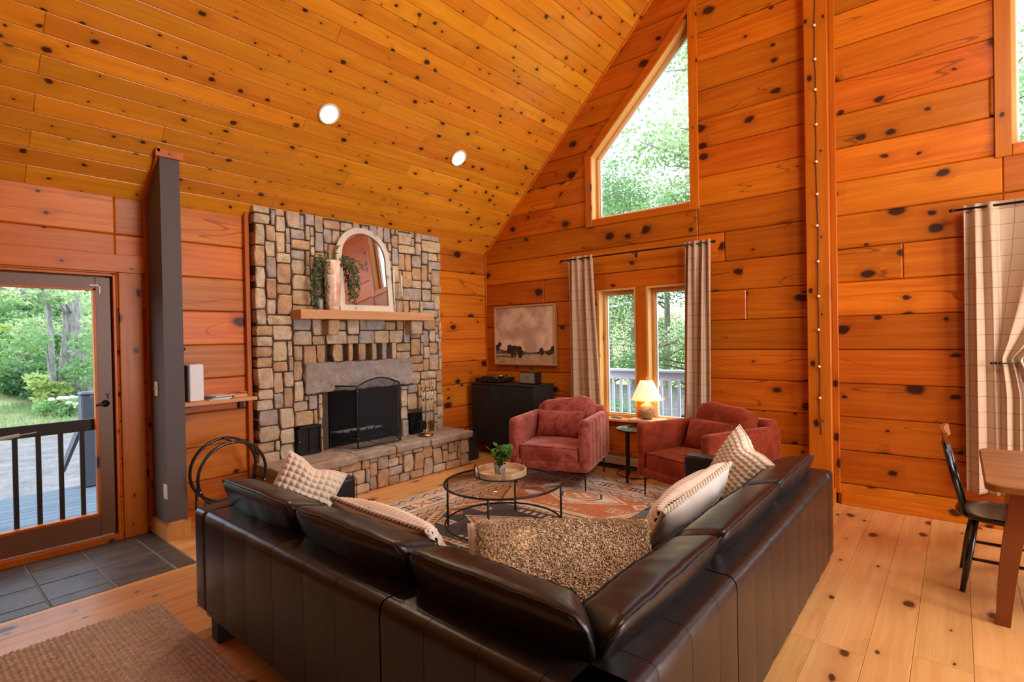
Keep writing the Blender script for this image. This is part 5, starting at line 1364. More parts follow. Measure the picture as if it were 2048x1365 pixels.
# ------------------------------------------------------------------ picture
def painting():
    W, H = 416, 304; r = np.random.default_rng(5)
    def fbm(w, h, s, oct_=6):
        out = np.zeros((h, w)); a = 1; tot = 0
        for o in range(oct_):
            gw, gh = max(2, int(s * 2 ** o * w / h)) + 2, max(2, int(s * 2 ** o)) + 2
            g = r.random((gh, gw)); yy = np.linspace(0, gh - 1.001, h); xx = np.linspace(0, gw - 1.001, w); yi, xi = yy.astype(int), xx.astype(int); fy, fx = (yy - yi)[:, None], (xx - xi)[None]
            fy, fx = fy * fy * (3 - 2 * fy), fx * fx * (3 - 2 * fx)
            out += a * (g[yi][:, xi] * (1 - fy) * (1 - fx) + g[yi + 1][:, xi] * fy * (1 - fx) + g[yi][:, xi + 1] * (1 - fy) * fx + g[yi + 1][:, xi + 1] * fy * fx); tot += a; a *= .55
        return out / tot
    v = np.linspace(0, 1, H)[:, None]; u = np.linspace(0, 1, W)[None]; n = fbm(W, H, 3); n2 = fbm(W, H, 10, 5)
    cloud = np.clip((n - .42) * 4, 0, 1)[..., None]
    sky_ = np.array([.72, .51, .37]) * (1 - cloud) + np.array([.46, .30, .21]) * cloud
    sky_ = sky_ * (1.1 - .25 * v[..., None]) + .10 * (n2[..., None] - .5)
    img = sky_
    g1 = np.array([.42, .27, .15]) + (n2[..., None] - .5) * .25
    img = np.where((v < .20)[..., None] & np.ones((H, W, 1), bool), g1, img)
    hill = .225 + .02 * np.sin(u * 7) + .012 * np.sin(u * 17 + 1); hill = hill + .05 * (n2 - .5); dk = (v < hill) & (v > .165 + .01 * np.sin(u * 9) + .03 * (n - .5))
    img = np.where(dk[..., None], np.array([.13, .08, .05]) + (n2[..., None] - .5) * .22, img)
    for (cx, cy, s) in ((.05, .28, .055), (.26, .27, .05), (.34, .22, .06), (.43, .2, .05), (.8, .2, .045), (.9, .2, .04), (.95, .22, .05)):
        d = ((u - cx) / s) ** 2 + ((v - cy) / (s * 1.6)) ** 2 + (n2 - .5) * 4.0; img = np.where((d < 1)[..., None], np.array([.05, .03, .018]) + (n2[..., None] - .5) * .06, img)
    pond = (np.abs(v - .115 - .01 * np.sin(u * 12)) < .014) & (u < .35); img = np.where(pond[..., None], np.array([.11, .07, .045]), img)
    im = bpy.data.images.new('landscape_print', W, H); im.colorspace_settings.name = 'Non-Color'
    px = np.ones((H, W, 4), np.float32); px[..., :3] = np.clip(img, 0, 1); im.pixels.foreach_set(px.ravel()); im.update(); im.pack()
    return im
def img_mat(name, im, rough=.6, bump=0, interp='Linear', sheen=0):
    t = NT(name); x = t.n('ShaderNodeTexImage'); x.image = im; x.interpolation = interp; t.l(t.coords('UV'), x.inputs[0]); t.set(color=x.outputs[0], rough=rough, spec=.2, sheen=sheen)
    if bump: t.set(normal=t.bump(t.noise(t.coords(), 180, 3, .7), bump, .004))
    return t.m
def quad_uv(name, co, mat, parent):
    me = arr_mesh(co, [(0, 1, 2, 3)], name); l = me.uv_layers.new(name='UVMap')
    for i, q in enumerate(((0, 0), (1, 0), (1, 1), (0, 1))): l.data[i].uv = q
    return link(name, me, parent, mat)
pc = empty('landscape_painting', (.705, -.02, 1.565), 0, 'sepia landscape painting of clouds over trees in a thin wooden frame above the cabinet', 'painting')
x0, x1, z0, z1 = -.495, .495, -.375, .375
m = MB()
for bx in ((x0 - .02, x0, z0 - .02, z1 + .02), (x1, x1 + .02, z0 - .02, z1 + .02), (x0, x1, z0 - .02, z0), (x0, x1, z1, z1 + .02)): m.box(bx[0], bx[1], -.035, .018, bx[2], bx[3], .002)
m.build('frame', plain('oak_frame', (.42, .24, .09), .5), pc)
quad_uv('canvas', [(x0, -.022, z0), (x1, -.022, z0), (x1, -.022, z1), (x0, -.022, z1)], img_mat('landscape_canvas', painting(), .8), pc)

# ------------------------------------------------------------------ black fluted cabinet with turntable and radio
cb = empty('media_cabinet', (.64, -.235, 0), 0, 'black fluted media cabinet standing in the corner under the painting', 'cabinet')
hw, hd, zb, zt = .535, .195, .17, .93
m = MB(); m.box(-hw, hw, -hd, hd, zb, zt, .004); m.build('body', M['black_matte'], cb)
m = MB(); m.box(-hw - .006, hw + .006, -hd - .012, hd, zt, zt + .018, .003); m.build('top_panel', M['black_matte'], cb)
for s in (-1, 1):
    xa, xb = (-hw + .012, -.003) if s < 0 else (.003, hw - .012); m = MB(); m.box(xa, xb, -hd - .010, -hd - .001, zb + .01, zt - .012, .002); dr = m.build('door', M['black_matte'], cb)
    m = MB(); n = 24; ww = (xb - xa) / n
    dg = lambda x: zb + .25 + (x - (-hw)) * 1.25                          # diagonal where ribs turn
    for i in range(n):
        x = xa + (i + .5) * ww; ztop = min(zt - .02, max(zb + .03, dg(x))) if s < 0 else zt - .02
        m.box(x - ww * .3, x + ww * .3, -hd - .020, -hd - .008, zb + .015, ztop, .002)
    if s < 0:
        for i in range(30):
            z = zb + .03 + i * .0245
            if z > zt - .03: break
            xe_ = min(xb, -hw + (z - zb - .25) / 1.25)
            if xe_ > xa + .02: m.box(xa, xe_ - .006, -hd - .020, -hd - .008, z - .007, z + .007, .002)
    rb_ = m.build('fluting', M['black_matte'], dr); rb_['label'] = 'vertical and slanted black ribs'
for x in (-hw + .05, hw - .05):
    for y in (-hd + .04, hd - .04): m = MB(); m.tube([(x, y, .0 if True else 0), (x, y, zb)], .011, 8); m.build('leg', M['black'], cb, True)
tt_ = empty('turntable', (.36, -.24, .9485), 0, 'black turntable on the left of the black cabinet', 'turntable')
m = MB(); m.box(-.21, .21, -.165, .165, .012, .062, .006)
for x in (-.17, .17):
    for y in (-.13, .13): m.lathe([(.018, 0), (.018, .014)], (x, y, 0), 12)
m.build('plinth', M['black_paint'], tt_)
m = MB(); m.lathe([(.0, .062), (.148, .062), (.15, .066), (.15, .076), (.148, .078), (0, .078)], (-.04, 0, 0), 40); m.build('platter', M['black_paint'], tt_, True); auto_smooth(tt_.children[-1], 30)
m = MB(); m.tube([(.16, .10, .09), (.155, -.02, .092), (.10, -.10, .086)], .004, 6); m.lathe([(.022, .062), (.022, .085), (0, .088)], (.16, .11, 0), 14); m.build('tone_arm', M['chrome'], tt_, True)
m = MB(); m.box(-.20, .20, -.155, .16, .082, .088, .002); m.build('dust_cover', glass('clear_dust_cover', (.85, .85, .88)), tt_)
rd = empty('radio', (.985, -.27, .9485), 0, 'small black and olive retro radio on the right of the black cabinet', 'radio')
m = MB(); m.box(-.125, .125, -.07, .07, .006, .155, .008); m.box(-.11, .11, -.06, .06, 0, .006); m.build('cabinet', M['black_paint'], rd)
m = MB(); m.box(-.113, .113, -.0735, -.070, .018, .143, .003); m.build('grille', plain('olive_grille_cloth', (.20, .17, .11), .9), rd)
for k in range(5): m = MB(); m.lathe([(.006, .155), (.006, .166), (0, .167)], (-.02 + k * .028, 0, 0), 10); m.build('knob', M['brass'], rd, True)
# script-like badge on the radio front (three joined strokes)
m = MB(); pts = [(-.035 + .005 * i, -.0755, .088 + .010 * math.sin(i * 1.25)) for i in range(15)]; m.tube(pts, .0016, 5); m.build('badge', M['brass'], rd, True)
# black bag leaning by the hearth end
bg_ = empty('wood_carrier', (.30, -.72, 0), 0, 'black log carrier bag standing in the shadow at the right end of the hearth', 'bag')
def fbag(V):
    V = V.copy(); f = (V[:, 2] + .16) / .32; V[:, 0] *= 1 - .35 * f; V[:, 1] *= 1 - .25 * f; return V
rbox('body', (0, 0, .175), (.12, .10, .17), .03, M['black_matte'], bg_, fn=fbag, wr=.012, n=8)
m = MB(); m.tube([(-.05, 0, .32), (-.03, 0, .40), (.03, 0, .40), (.05, 0, .32)], .007, 6); m.build('handle', M['black'], bg_, True)

# baseboard heater
ht = empty('baseboard_heater', (2.4, -.05, 0), 0, 'long ivory electric baseboard heater under the lamp window', 'heater')
M['heater'] = plain('ivory_enamel', (.55, .43, .28), .45)
m = MB(); m.box(-.85, .85, -.035, .045, .03, .165, .004); m.build('body', M['heater'], ht)
m = MB(); m.box(-.85, .85, -.052, -.035, .062, .150, .004); m.build('front_panel', M['heater'], ht)
m = MB(); m.box(-.85, .85, -.045, .045, .166, .20, .004); m.build('cap', M['trim_x'], ht)
m = MB(); m.box(-.84, .84, -.045, -.034, .034, .056); m.build('slot', M['black'], ht)

# string light on the post
sl = empty('string_light', (4.147, -.105, 3.4), 0, 'string of small clear bulbs on a dark cord running up the wooden post', 'string light')
m = MB(); zz = [.62] + list(np.arange(.7, 6.3, .12)); rr_ = random.Random(2)
m.tube([(rr_.uniform(-.006, .006), .0, z - 3.4) for z in zz], .003, 6); m.build('cord', M['black_matte'], sl, True)
for q in (4.27, 3.97, 3.70, 3.39, 3.06, 2.77, 2.49, 2.17, 1.86, 1.56, 1.23, .95, 4.6, 4.9, 5.2, 5.5):
    m = MB(); m.lathe([(0, -.012), (.009, -.007), (.0125, 0), (.009, .007), (0, .012)], (rr_.uniform(-.004, .004), -.013, q - 3.4), 12); m.build('bulb', M['candle'], sl, True)

# ------------------------------------------------------------------ dining table and spindle chair
dt = empty('dining_table', (5.95, -1.32, 0), 0, 'walnut dining table with rounded corners and splayed legs at the right edge', 'table')
x0, x1, y0, y1 = -.75, .85, -.525, .575; rc = .07; pts = []
for (cx_, cy_, a0) in ((x1 - rc, y1 - rc, 0), (x0 + rc, y1 - rc, PI / 2), (x0 + rc, y0 + rc, PI), (x1 - rc, y0 + rc, 1.5 * PI)):
    for k in range(7): a = a0 + k * PI / 12; pts.append((cx_ + rc * math.cos(a), cy_ + rc * math.sin(a)))
m = MB(); slab(m, pts, lambda u, v, d: (u, v, d), .705, .742, .006); m.build('tabletop', M['walnut'], dt)
def tleg(x, y, dx, dy):
    m = MB(); n = 10; vs = []
    for i in range(n):
        f = i / (n - 1); z = .705 * (1 - f); w_ = .042 - .014 * f ** 1.5; t_2 = .030 - .008 * f; bw = math.sin(f * PI) * .012
        cx_, cy_ = x + dx * f - (bw if dx < 0 else -bw), y + dy * f
        for (a, b) in ((-1, -1), (1, -1), (1, 1), (-1, 1)): vs.append((cx_ + a * w_, cy_ + b * t_2, z))
    fs = [tuple((i * 4 + k, i * 4 + (k + 1) % 4, i * 4 + 4 + (k + 1) % 4, i * 4 + 4 + k)) for i in range(n - 1) for k in range(4)] + [(0, 1, 2, 3), tuple(n * 4 - 4 + k for k in (3, 2, 1, 0))]
    m.add(vs, fs); m.build('leg', M['walnut_z'], dt, False); auto_smooth(dt.children[-1], 40)
tleg(-.60, -.42, -.085, -.035); tleg(-.56, .47, -.045, .35 * 0 + .04); tleg(.7, -.42, .085, -.035); tleg(.7, .47, .085, .035)
m = MB(); m.box(-.58, .7, -.40, -.38, .63, .704, .003); m.box(-.58, .7, .43, .45, .63, .704, .003); m.box(-.56, -.54, -.40, .45, .63, .704, .003); m.build('apron', M['walnut'], dt)
dc = empty('spindle_chair', (5.30, -1.235, 0), 0, 'glossy black spindle-back dining chair with wooden top rail at the walnut table', 'chair')
m = MB(); n = 28; vs = []; sx_, sy_ = .225, .215
pr = [(a, ) for a in np.linspace(0, 2 * PI, n, endpoint=False)]
def seatring(s, z): return [(-.0 + sx_ * s * (1 if math.cos(a) < 0 else 1) * math.copysign(abs(math.cos(a)) ** .8, math.cos(a)), sy_ * s * math.copysign(abs(math.sin(a)) ** .8, math.sin(a)), z) for (a,) in pr]
rings = [seatring(.9, .418), seatring(.98, .428), seatring(1.0, .440), seatring(.985, .450), seatring(.93, .452), seatring(.7, .444), seatring(.35, .439)]
for R2 in rings: vs += R2
vs.append((0, 0, .438)); vs.append((0, 0, .418)); fs = []
for i in range(len(rings) - 1):
    for k in range(n): fs.append((i * n + k, i * n + (k + 1) % n, (i + 1) * n + (k + 1) % n, (i + 1) * n + k))
for k in range(n): fs.append(((len(rings) - 1) * n + k, (len(rings) - 1) * n + (k + 1) % n, len(rings) * n)); fs.append(((k + 1) % n, k, len(rings) * n + 1))
m.add(vs, fs); m.build('seat', M['black_paint'], dc, True)
top = Vector((-.275, 0, .905))
for k, yy in enumerate((-.165, -.10, -.035, .035, .10, .165)):
    m = MB(); a = Vector((-.175 - .02 * math.cos(yy * 8), yy * .92, .445)); b = Vector((-.268 - .01 * math.cos(yy * 6), yy * 1.1, .87)); r_ = .013 if abs(yy) > .15 else .0085
    m.tube([a, a.lerp(b, .45), b], [r_, r_ * 1.15, r_ * .85], 10); m.build('spindle', M['black_paint'], dc, True)
m = MB(); cur = [(-.27 - .018 * (1 - (s / .21) ** 2) + .012, s, .895) for s in np.linspace(-.21, .21, 15)]
for i in range(14):
    a, b = cur[i], cur[i + 1]; vsx = []
    for (px_, py_, _) in (a, b):
        for (dx, dz) in ((-.010, -.035), (.010, -.035), (.008, .035), (-.012, .035)): vsx.append((px_ + dx - dz * .15, py_, .895 + dz))
    m.add(vsx, [(0, 4, 5, 1), (1, 5, 6, 2), (2, 6, 7, 3), (3, 7, 4, 0)] + ([(0, 1, 2, 3)] if i == 0 else []) + ([(7, 6, 5, 4)] if i == 13 else []))
lbl(m.build('top_rail', M['walnut_z'], dc, False), 'brown wooden top rail')
legs = {}
for (sx, sy) in ((-1, -1), (-1, 1), (1, -1), (1, 1)):
    a, b = Vector((sx * .13, sy * .13, .43)), Vector((sx * .195, sy * .205, 0)); m = MB(); m.tube([a, a.lerp(b, .5), b], [.017, .020, .013], 12); m.build('leg', M['black_paint'], dc, True); legs[(sx, sy)] = (a, b)
for sy in (-1, 1):
    p, q = legs[(-1, sy)][0].lerp(legs[(-1, sy)][1], .55), legs[(1, sy)][0].lerp(legs[(1, sy)][1], .55); m = MB(); m.tube([p, p.lerp(q, .5), q], [.008, .011, .008], 8); m.build('stretcher', M['black_paint'], dc, True); legs['s%d' % sy] = (p + q) / 2
m = MB(); m.tube([legs['s-1'], legs['s1']], .009, 8); m.build('stretcher', M['black_paint'], dc, True)

# ------------------------------------------------------------------ rugs
def persian():
    dx = .006; W, H = int(2.62 / dx), int(3.5 / dx); u = (np.arange(W) + .5) * dx; v = (np.arange(H) + .5) * dx; U_, V_ = np.meshgrid(u, v)   # v from the far edge towards the camera
    r = np.random.default_rng(8); C = dict(cream=(.72, .62, .50), rust=(.52, .20, .09), orange=(.58, .30, .13), navy=(.055, .06, .075), pink=(.62, .38, .28), tan=(.62, .46, .30), black=(.04, .04, .045))
    img = np.zeros((H, W, 3)); img[:] = C['cream']
    def put(mask, c): img[mask] = C[c]
    e = np.minimum(np.minimum(U_, 2.62 - U_), np.minimum(V_, 3.5 - V_))
    along = np.where((np.minimum(U_, 2.62 - U_) < np.minimum(V_, 3.5 - V_)), V_, U_)
    put(e < .02, 'tan'); put((e > .03) & (e < .042), 'navy')
    z = (e - .085) / .035; sc_ = np.abs(np.sin(along * 42)) ; put((e > .055) & (e < .115) & (np.abs(z - .6 * np.sin(along * 42)) < .35), 'navy'); put((e > .055) & (e < .115) & (np.abs(z + .6 * np.sin(along * 42)) < .16), 'rust')
    put((e > .125) & (e < .135), 'rust'); put((e > .14) & (e < .147), 'navy')
    # main border
    b = (e > .155) & (e < .375); t = (along + .05) % .34 - .17; q = (e - .265)
    put(b & (np.abs(np.abs(t) - np.abs(q) * 1.0) < .016) & (np.abs(q) < .07), 'rust'); put(b & (np.abs(t) + np.abs(q) < .03), 'orange'); t2 = (along + .22) % .34 - .17
    put(b & (np.abs(t2) < .075) & (np.abs(np.abs(q) - .045) < .008), 'navy'); put(b & (np.abs(np.abs(t2) - .05) < .008) & (np.abs(q) < .045), 'navy'); put(b & (np.abs(t2) < .012) & (np.abs(q) < .06), 'navy')
    for a_, c_, d_ in ((.385, .395, 'navy'), (.405, .43, 'tan'), (.44, .447, 'rust'), (.515, .522, 'rust'), (.53, .538, 'navy')): put((e > a_) & (e < c_), d_)
    z = (e - .48) / .025; put((e > .45) & (e < .512) & (np.abs(z - .7 * np.sin(along * 55)) < .4), 'navy'); put((e > .45) & (e < .512) & (np.abs(z + .7 * np.sin(along * 55)) < .25), 'rust')
    fld = e > .545; put(fld, 'orange'); uc = U_ - 1.31
    for k, vc in enumerate((.72, 1.80, 2.88)):
        y = V_ - vc; dark = k % 2 == 1
        hexd = np.maximum(np.abs(y) / .50, (np.abs(uc) + .55 * np.abs(y)) / .80)           # big stepped hexagon
        m0 = fld & (hexd < 1.0); put(m0, 'navy' if dark else 'rust')
        ring = fld & (hexd > .90) & (hexd < 1.0); put(ring, 'tan'); put(ring & (np.sin((uc + y) * 95) > 0) & (hexd > .925) & (hexd < .975), 'black' if dark else 'cream')
        put(fld & (hexd > 1.0) & (hexd < 1.03), 'cream'); put(fld & (hexd > 1.05) & (hexd < 1.075), 'black')
        d1 = np.abs(uc) / .50 + np.abs(y) / .30                                            # medallion diamond
        put(m0 & (d1 < 1.0), 'cream'); put(m0 & (d1 < .92), 'rust'); put(m0 & (d1 < .84), 'cream'); put(m0 & (d1 > .70) & (d1 < .76), 'pink')
        h2 = np.maximum(np.abs(y) / .115, (np.abs(uc) + .6 * np.abs(y)) / .20); put(m0 & (h2 < 1.15), 'navy'); put(m0 & (h2 < 1.02), 'cream'); put(m0 & (h2 < .92), 'black' if dark else 'orange')
        star = (np.abs(uc) ** .7 / .14 ** .7 + np.abs(y) ** .7 / .09 ** .7); th = np.arctan2(y * 1.6, uc); rr2 = np.hypot(uc, y * 1.6); put(m0 & (rr2 < .075 + .045 * np.cos(4 * th)), 'cream'); put(m0 & (rr2 < .03), 'rust')
        for (a, b2) in ((.52, .22), (-.52, .22), (.52, -.22), (-.52, -.22)):
            p, q_ = uc - a, y - b2; put(m0 & (np.abs(p) < .10) & (np.abs(q_) < .06) & (hexd < .88), 'cream' if dark else 'tan'); put(m0 & (np.abs(p) < .085) & (np.abs(q_) < .045) & (np.sin(p * 160) > .2) & (hexd < .88), 'navy' if dark else 'rust'); put(m0 & (np.abs(p) < .03) & (np.abs(q_) < .03) & (hexd < .88), 'orange')
        for a in (-.62, .62):
            p = uc - a; put(m0 & (np.abs(p) + np.abs(y) < .09) & (hexd < .88), 'rust' if dark else 'cream'); put(m0 & (np.abs(p) + np.abs(y) < .05), 'cream' if dark else 'orange')
        for b2 in (-.38, .38):
            q_ = y - b2; put(m0 & (np.abs(uc) < .22) & (np.abs(q_) < .035) & (np.abs((uc * 14) % 1 - .5) < .3), 'cream' if dark else 'pink')
    sp = fld & (np.abs(((V_ - 1.26) % 1.08) - 0) < .02); put(sp, 'cream'); ed = fld & (e < .62); put(ed & (np.sin(along * 60) > .55) & (np.abs(e - .585) < .012), 'cream')
    nz = r.random((H // 4 + 2, W // 4 + 2)); nz = np.kron(nz, np.ones((4, 4)))[:H, :W]; img *= (.86 + .28 * nz)[..., None]
    fade = .5 + .5 * np.sin(U_ * 2.1 + 1) * np.sin(V_ * 1.7); img = img * (1 - .15 * fade[..., None]) + .15 * fade[..., None] * np.array([.6, .5, .4])
    im = bpy.data.images.new('rug_pattern', W, H); im.colorspace_settings.name = 'Non-Color'; px = np.ones((H, W, 4), np.float32); px[..., :3] = np.clip(img[::-1], 0, 1); im.pixels.foreach_set(px.ravel()); im.update(); im.pack(); return im
ru = empty('patterned_rug', (2.31, -2.225, 0), 0, 'worn persian-style rug in rust, cream and navy under the glass coffee table', 'rug')
RXm = 1.31; RYm = 1.75
m = MB(); m.box(-RXm, RXm, -RYm, RYm, .0015, .0095, .003); m.build('rug_body', plain('rug_edge', (.35, .25, .18), .95), ru)
quad_uv('woven_face', [(-RXm + .003, -RYm + .003, .0100), (RXm - .003, -RYm + .003, .0100), (RXm - .003, RYm - .003, .0100), (-RXm + .003, RYm - .003, .0100)], img_mat('rug_weave', persian(), .95, .35), ru)
# jute rug: braided rows
ju = MB(); x0, x1, ya, yb, rw = 1.445, 3.75, -6.7, -4.448, .0235; n = int((yb - ya) / rw); Pm = []
nxj = 60
for i in range(n * 4 + 1):
    f = i / 4; y = ya + f * rw; z = .004 + .010 * math.sqrt(max(0, 1 - ((f % 1) * 2 - 1) ** 2)); Pm.append([(x, y + .0025 * math.sin(x * 9 + f), z + .002 * math.sin(x * 130 + int(f) * 2.0)) for x in np.linspace(x0, x1, nxj)])
jr_ = link('jute_rug', grid_mesh(np.array(Pm)), None, M['jute'], True); tag(jr_, 'braided brown jute rug on the floor behind the sofa, bottom left', 'rug')

# ------------------------------------------------------------------ outside: decks, ground, woods
def railing(name, label, x0, x1, y, zt, zb, sp, mat, bw=.018, toph=.14):
    t = empty(name, ((x0 + x1) / 2, y, zb), 0, label, 'railing'); cx = (x0 + x1) / 2
    m = MB(); m.box(x0 - cx, x1 - cx, -.07, .07, zt - .035 - zb, zt - zb, .004); m.build('cap_rail', mat, t)
    m = MB(); m.box(x0 - cx, x1 - cx, -.02, .02, zt - toph - zb - .02, zt - zb - .035, .003); m.build('top_rail', mat, t)
    m = MB(); m.box(x0 - cx, x1 - cx, -.02, .02, .10, .18, .003); m.build('bottom_rail', mat, t)
    bm_ = None; x = x0 + sp / 2
    while x < x1:
        if bm_ is None: m = MB(); m.box(-bw, bw, -.045, -.012, .06, zt - toph - zb, .002); o = m.build('baluster', mat, t); bm_ = o
        else: o = bm_.copy(); col.objects.link(o); o.parent = t
        o.location = (x - cx, 0, 0); x += sp
    return t
M['rail_white'] = plain('white_rail_paint', (.72, .76, .86), .5)
railing('white_railing', 'white deck railing with square balusters outside the lamp window', -1.6, 9.5, 2.0, 1.01, -.12, .135, M['rail_white'])
dk = empty('deck', (3.5, 1.2, -.12), 0, kind='structure'); dk.name = 'floor_deck'
for i in range(13):
    m = MB(); m.box(-5.2, 6.2, -.93 + i * .142, -.93 + i * .142 + .136, -.03, 0, .003); m.build('deck_board', M['deck'], dk)
dk2 = empty('floor_porch', (-1.6, -5.0, -.14), 0, kind='structure')
i = 0; x = -2.97
while x < -.21:
    m = MB(); m.box(x + 1.6, x + 1.6 + .13, -3.5, 2.4, -.035, 0, .003); m.build('deck_board', M['deck'], dk2); x += .1365
M['post_blue'] = plain('blue_grey_post_paint', (.075, .085, .11), .7)
pp = empty('porch_post', (-2.86, -3.93, -.14), 0, 'blue-grey square porch newel post with sloping stair rail beyond the glass door', 'post')
m = MB(); m.box(-.085, .085, -.085, .085, 0, 1.12, .015); m.box(-.095, .095, -.095, .095, 1.08, 1.13, .02); m.build('newel', M['post_blue'], pp)
m = MB(); m.add([(-.09, -.02, .95), (-.09, .02, .95), (-1.5, -.02, .05), (-1.5, .02, .05), (-.09, -.02, .83), (-.09, .02, .83), (-1.5, -.02, -.07), (-1.5, .02, -.07)], [(0, 2, 3, 1), (4, 5, 7, 6), (0, 1, 5, 4), (2, 6, 7, 3), (0, 4, 6, 2), (1, 3, 7, 5)]); m.build('stair_rail', M['post_blue'], pp)

# terrain west of the house (seen through the glass door)
def terrain(name, x0, x1, y0, y1, fn, mat, nx=60, ny=40):
    X = np.linspace(x0, x1, nx); Y = np.linspace(y0, y1, ny); Pm = np.array([[(a, b, fn(a, b)) for b in Y] for a in X]); o = link(name, grid_mesh(Pm), None, mat, True); o['kind'] = 'structure'; return o
def hgt(x, y):
    d = -x
    if d < 10.5: return -.5
    if d < 15.5: return -.5 + (d - 10.5) * .06 + .02 * mnoise.noise(Vector((x, y, 0)))
    return -.2 + (d - 15.5) * .285 + .18 * mnoise.noise(Vector((x * .4, y * .4, 0)))
terrain('ground_gravel', -10.6, -.2, -30, 14, hgt, M['gravel'], 10, 10)
terrain('ground_grass', -15.8, -10.5, -30, 14, hgt, M['grass'])
terrain('ground_bank', -46, -15.6, -30, 22, hgt, M['forest'])
def hg2(x, y):
    return -1.6 - .12 * (y - 2) + max(0, y - 22) * .42 + .2 * mnoise.noise(Vector((x * .3, y * .3, 1)))
terrain('ground_woods', -34, 34, .3, 52, hg2, M['forest'])

def leaf_cloud(cl, n, size, seed, flat=.0):
    """cl: list of (x,y,z,r) clumps -> leaf polygons"""
    r = np.random.default_rng(seed); w_ = np.array([c[3] ** 2 for c in cl]); w_ = w_ / w_.sum(); pick = r.choice(len(cl), n, p=w_)
    c = np.array(cl)[pick]; d = r.normal(size=(n, 3)); d /= np.linalg.norm(d, axis=1)[:, None]; rad = c[:, 3] * r.uniform(.35, 1.0, n) ** .6
    p = c[:, :3] + d * rad[:, None] * np.array([1, 1, .7])
    a = r.normal(size=(n, 3)); a[:, 2] *= .6; a /= np.linalg.norm(a, axis=1)[:, None]; b = r.normal(size=(n, 3)); b -= (b * a).sum(1)[:, None] * a; b /= np.linalg.norm(b, axis=1)[:, None]
    s = size * r.uniform(.6, 1.3, n)[:, None]
    V = np.stack([p, p + a * s * .55 + b * s * .30, p + a * s, p + a * s * .5 - b * s * .30], 1).reshape(-1, 3)
    me = bpy.data.meshes.new('leaves'); me.vertices.add(len(V)); me.vertices.foreach_set('co', V.astype(np.float32).ravel())
    me.loops.add(4 * n); me.loops.foreach_set('vertex_index', np.arange(4 * n, dtype=np.int32)); me.polygons.add(n); me.polygons.foreach_set('loop_start', np.arange(0, 4 * n, 4, dtype=np.int32)); me.update(calc_edges=True); return me
def tree_mesh(h, r0, seed, crown0=.35, crown_r=2.6, nleaf=9000, size=.16, lean=0):
    r = random.Random(seed); m = MB(); pts = []; rad = []
    for i in range(9):
        f = i / 8; pts.append((lean * f * h + .12 * math.sin(f * 5 + seed), .12 * math.cos(f * 4 + seed * 2) - .12 * math.cos(seed * 2), h * f * .92)); rad.append(r0 * (1.35 if i == 0 else 1) * (1 - .8 * f))
    m.tube(pts, rad, 12); cl = []
    for k in range(26):
        f = crown0 + (1 - crown0) * r.random() ** .8; a = r.uniform(0, 2 * PI); L = crown_r * (1.15 - .75 * abs(f - .55)) * r.uniform(.5, 1); b = Vector((lean * f * h, 0, h * f * .9)); e = b + Vector((math.cos(a) * L, math.sin(a) * L, r.uniform(.1, .35) * L))
        m.tube([b, b.lerp(e, .5) + Vector((0, 0, .1)), e], [r0 * .28 * (1.2 - f), r0 * .15, .015], 5); cl.append((e.x, e.y, e.z, crown_r * r.uniform(.22, .40))); q = b.lerp(e, .6); cl.append((q.x, q.y, q.z + .2, crown_r * r.uniform(.16, .3)))
    return m.mesh('trunk'), leaf_cloud(cl, nleaf, size, seed)
TM = [tree_mesh(11, .22, 1, .22, 2.9, 15000, .11), tree_mesh(13, .26, 2, .28, 3.2, 16000, .12), tree_mesh(9, .13, 3, .15, 2.3, 11000, .10, .03), tree_mesh(15, .30, 4, .55, 3.0, 9000, .13)]
for tm, lmx in TM:
    tm.polygons.foreach_set('use_smooth', [True] * len(tm.polygons))
LM = {}
def tree(kind, x, y, z, leafm_, barkm, label, rz=0, s=1.0, group='trees of the woods behind the white railing'):
    t = empty('tree', (x, y, z), rz, label, 'tree', group); t.scale = (s, s, s)
    key = (kind, leafm_, barkm)
    if key not in LM:
        a = TM[kind][0].copy(); a.materials.clear(); a.materials.append(M[barkm]); b = TM[kind][1].copy(); b.materials.clear(); b.materials.append(M[leafm_]); LM[key] = (a, b)
    o = bpy.data.objects.new('trunk', LM[key][0]); col.objects.link(o); o.parent = t
    o = bpy.data.objects.new('crown', LM[key][1]); col.objects.link(o); o.parent = t; return t
r = random.Random(21)
# woods north (behind the gable windows): a near, a middle and a far rank
kinds = {'leaf_a': 'mid-green', 'leaf_b': 'pale green', 'leaf_c': 'deep green', 'leaf_y': 'yellow-green'}
nb = [(-5.5, 11.5, 1, 'leaf_c', 'bark'), (-2.6, 10.8, 2, 'leaf_b', 'bark_d'), (-.6, 11.8, 3, 'leaf_a', 'bark'), (1.4, 11.0, 1, 'leaf_b', 'bark_d'), (4.0, 11.6, 0, 'leaf_a', 'bark'), (6.4, 10.8, 2, 'leaf_c', 'bark_d'), (8.6, 11.8, 0, 'leaf_b', 'bark'),
      (-9.5, 15.5, 0, 'leaf_b', 'bark'), (-6.0, 16.0, 1, 'leaf_a', 'bark'), (-3.0, 15.2, 0, 'leaf_c', 'bark_d'), (.2, 16.2, 1, 'leaf_a', 'bark'), (3.0, 15.4, 3, 'leaf_b', 'bark'), (6.2, 16, 1, 'leaf_a', 'bark_d'), (9.5, 15, 0, 'leaf_c', 'bark'),
      (-10, 21, 0, 'leaf_c', 'bark_d'), (-6.5, 20.5, 1, 'leaf_a', 'bark'), (-2.5, 21.5, 0, 'leaf_c', 'bark'), (1.5, 20.5, 1, 'leaf_b', 'bark_d'), (5, 21, 0, 'leaf_c', 'bark')]
ORD = ['leftmost', 'second', 'third', 'fourth', 'fifth', 'sixth', 'seventh', 'eighth']
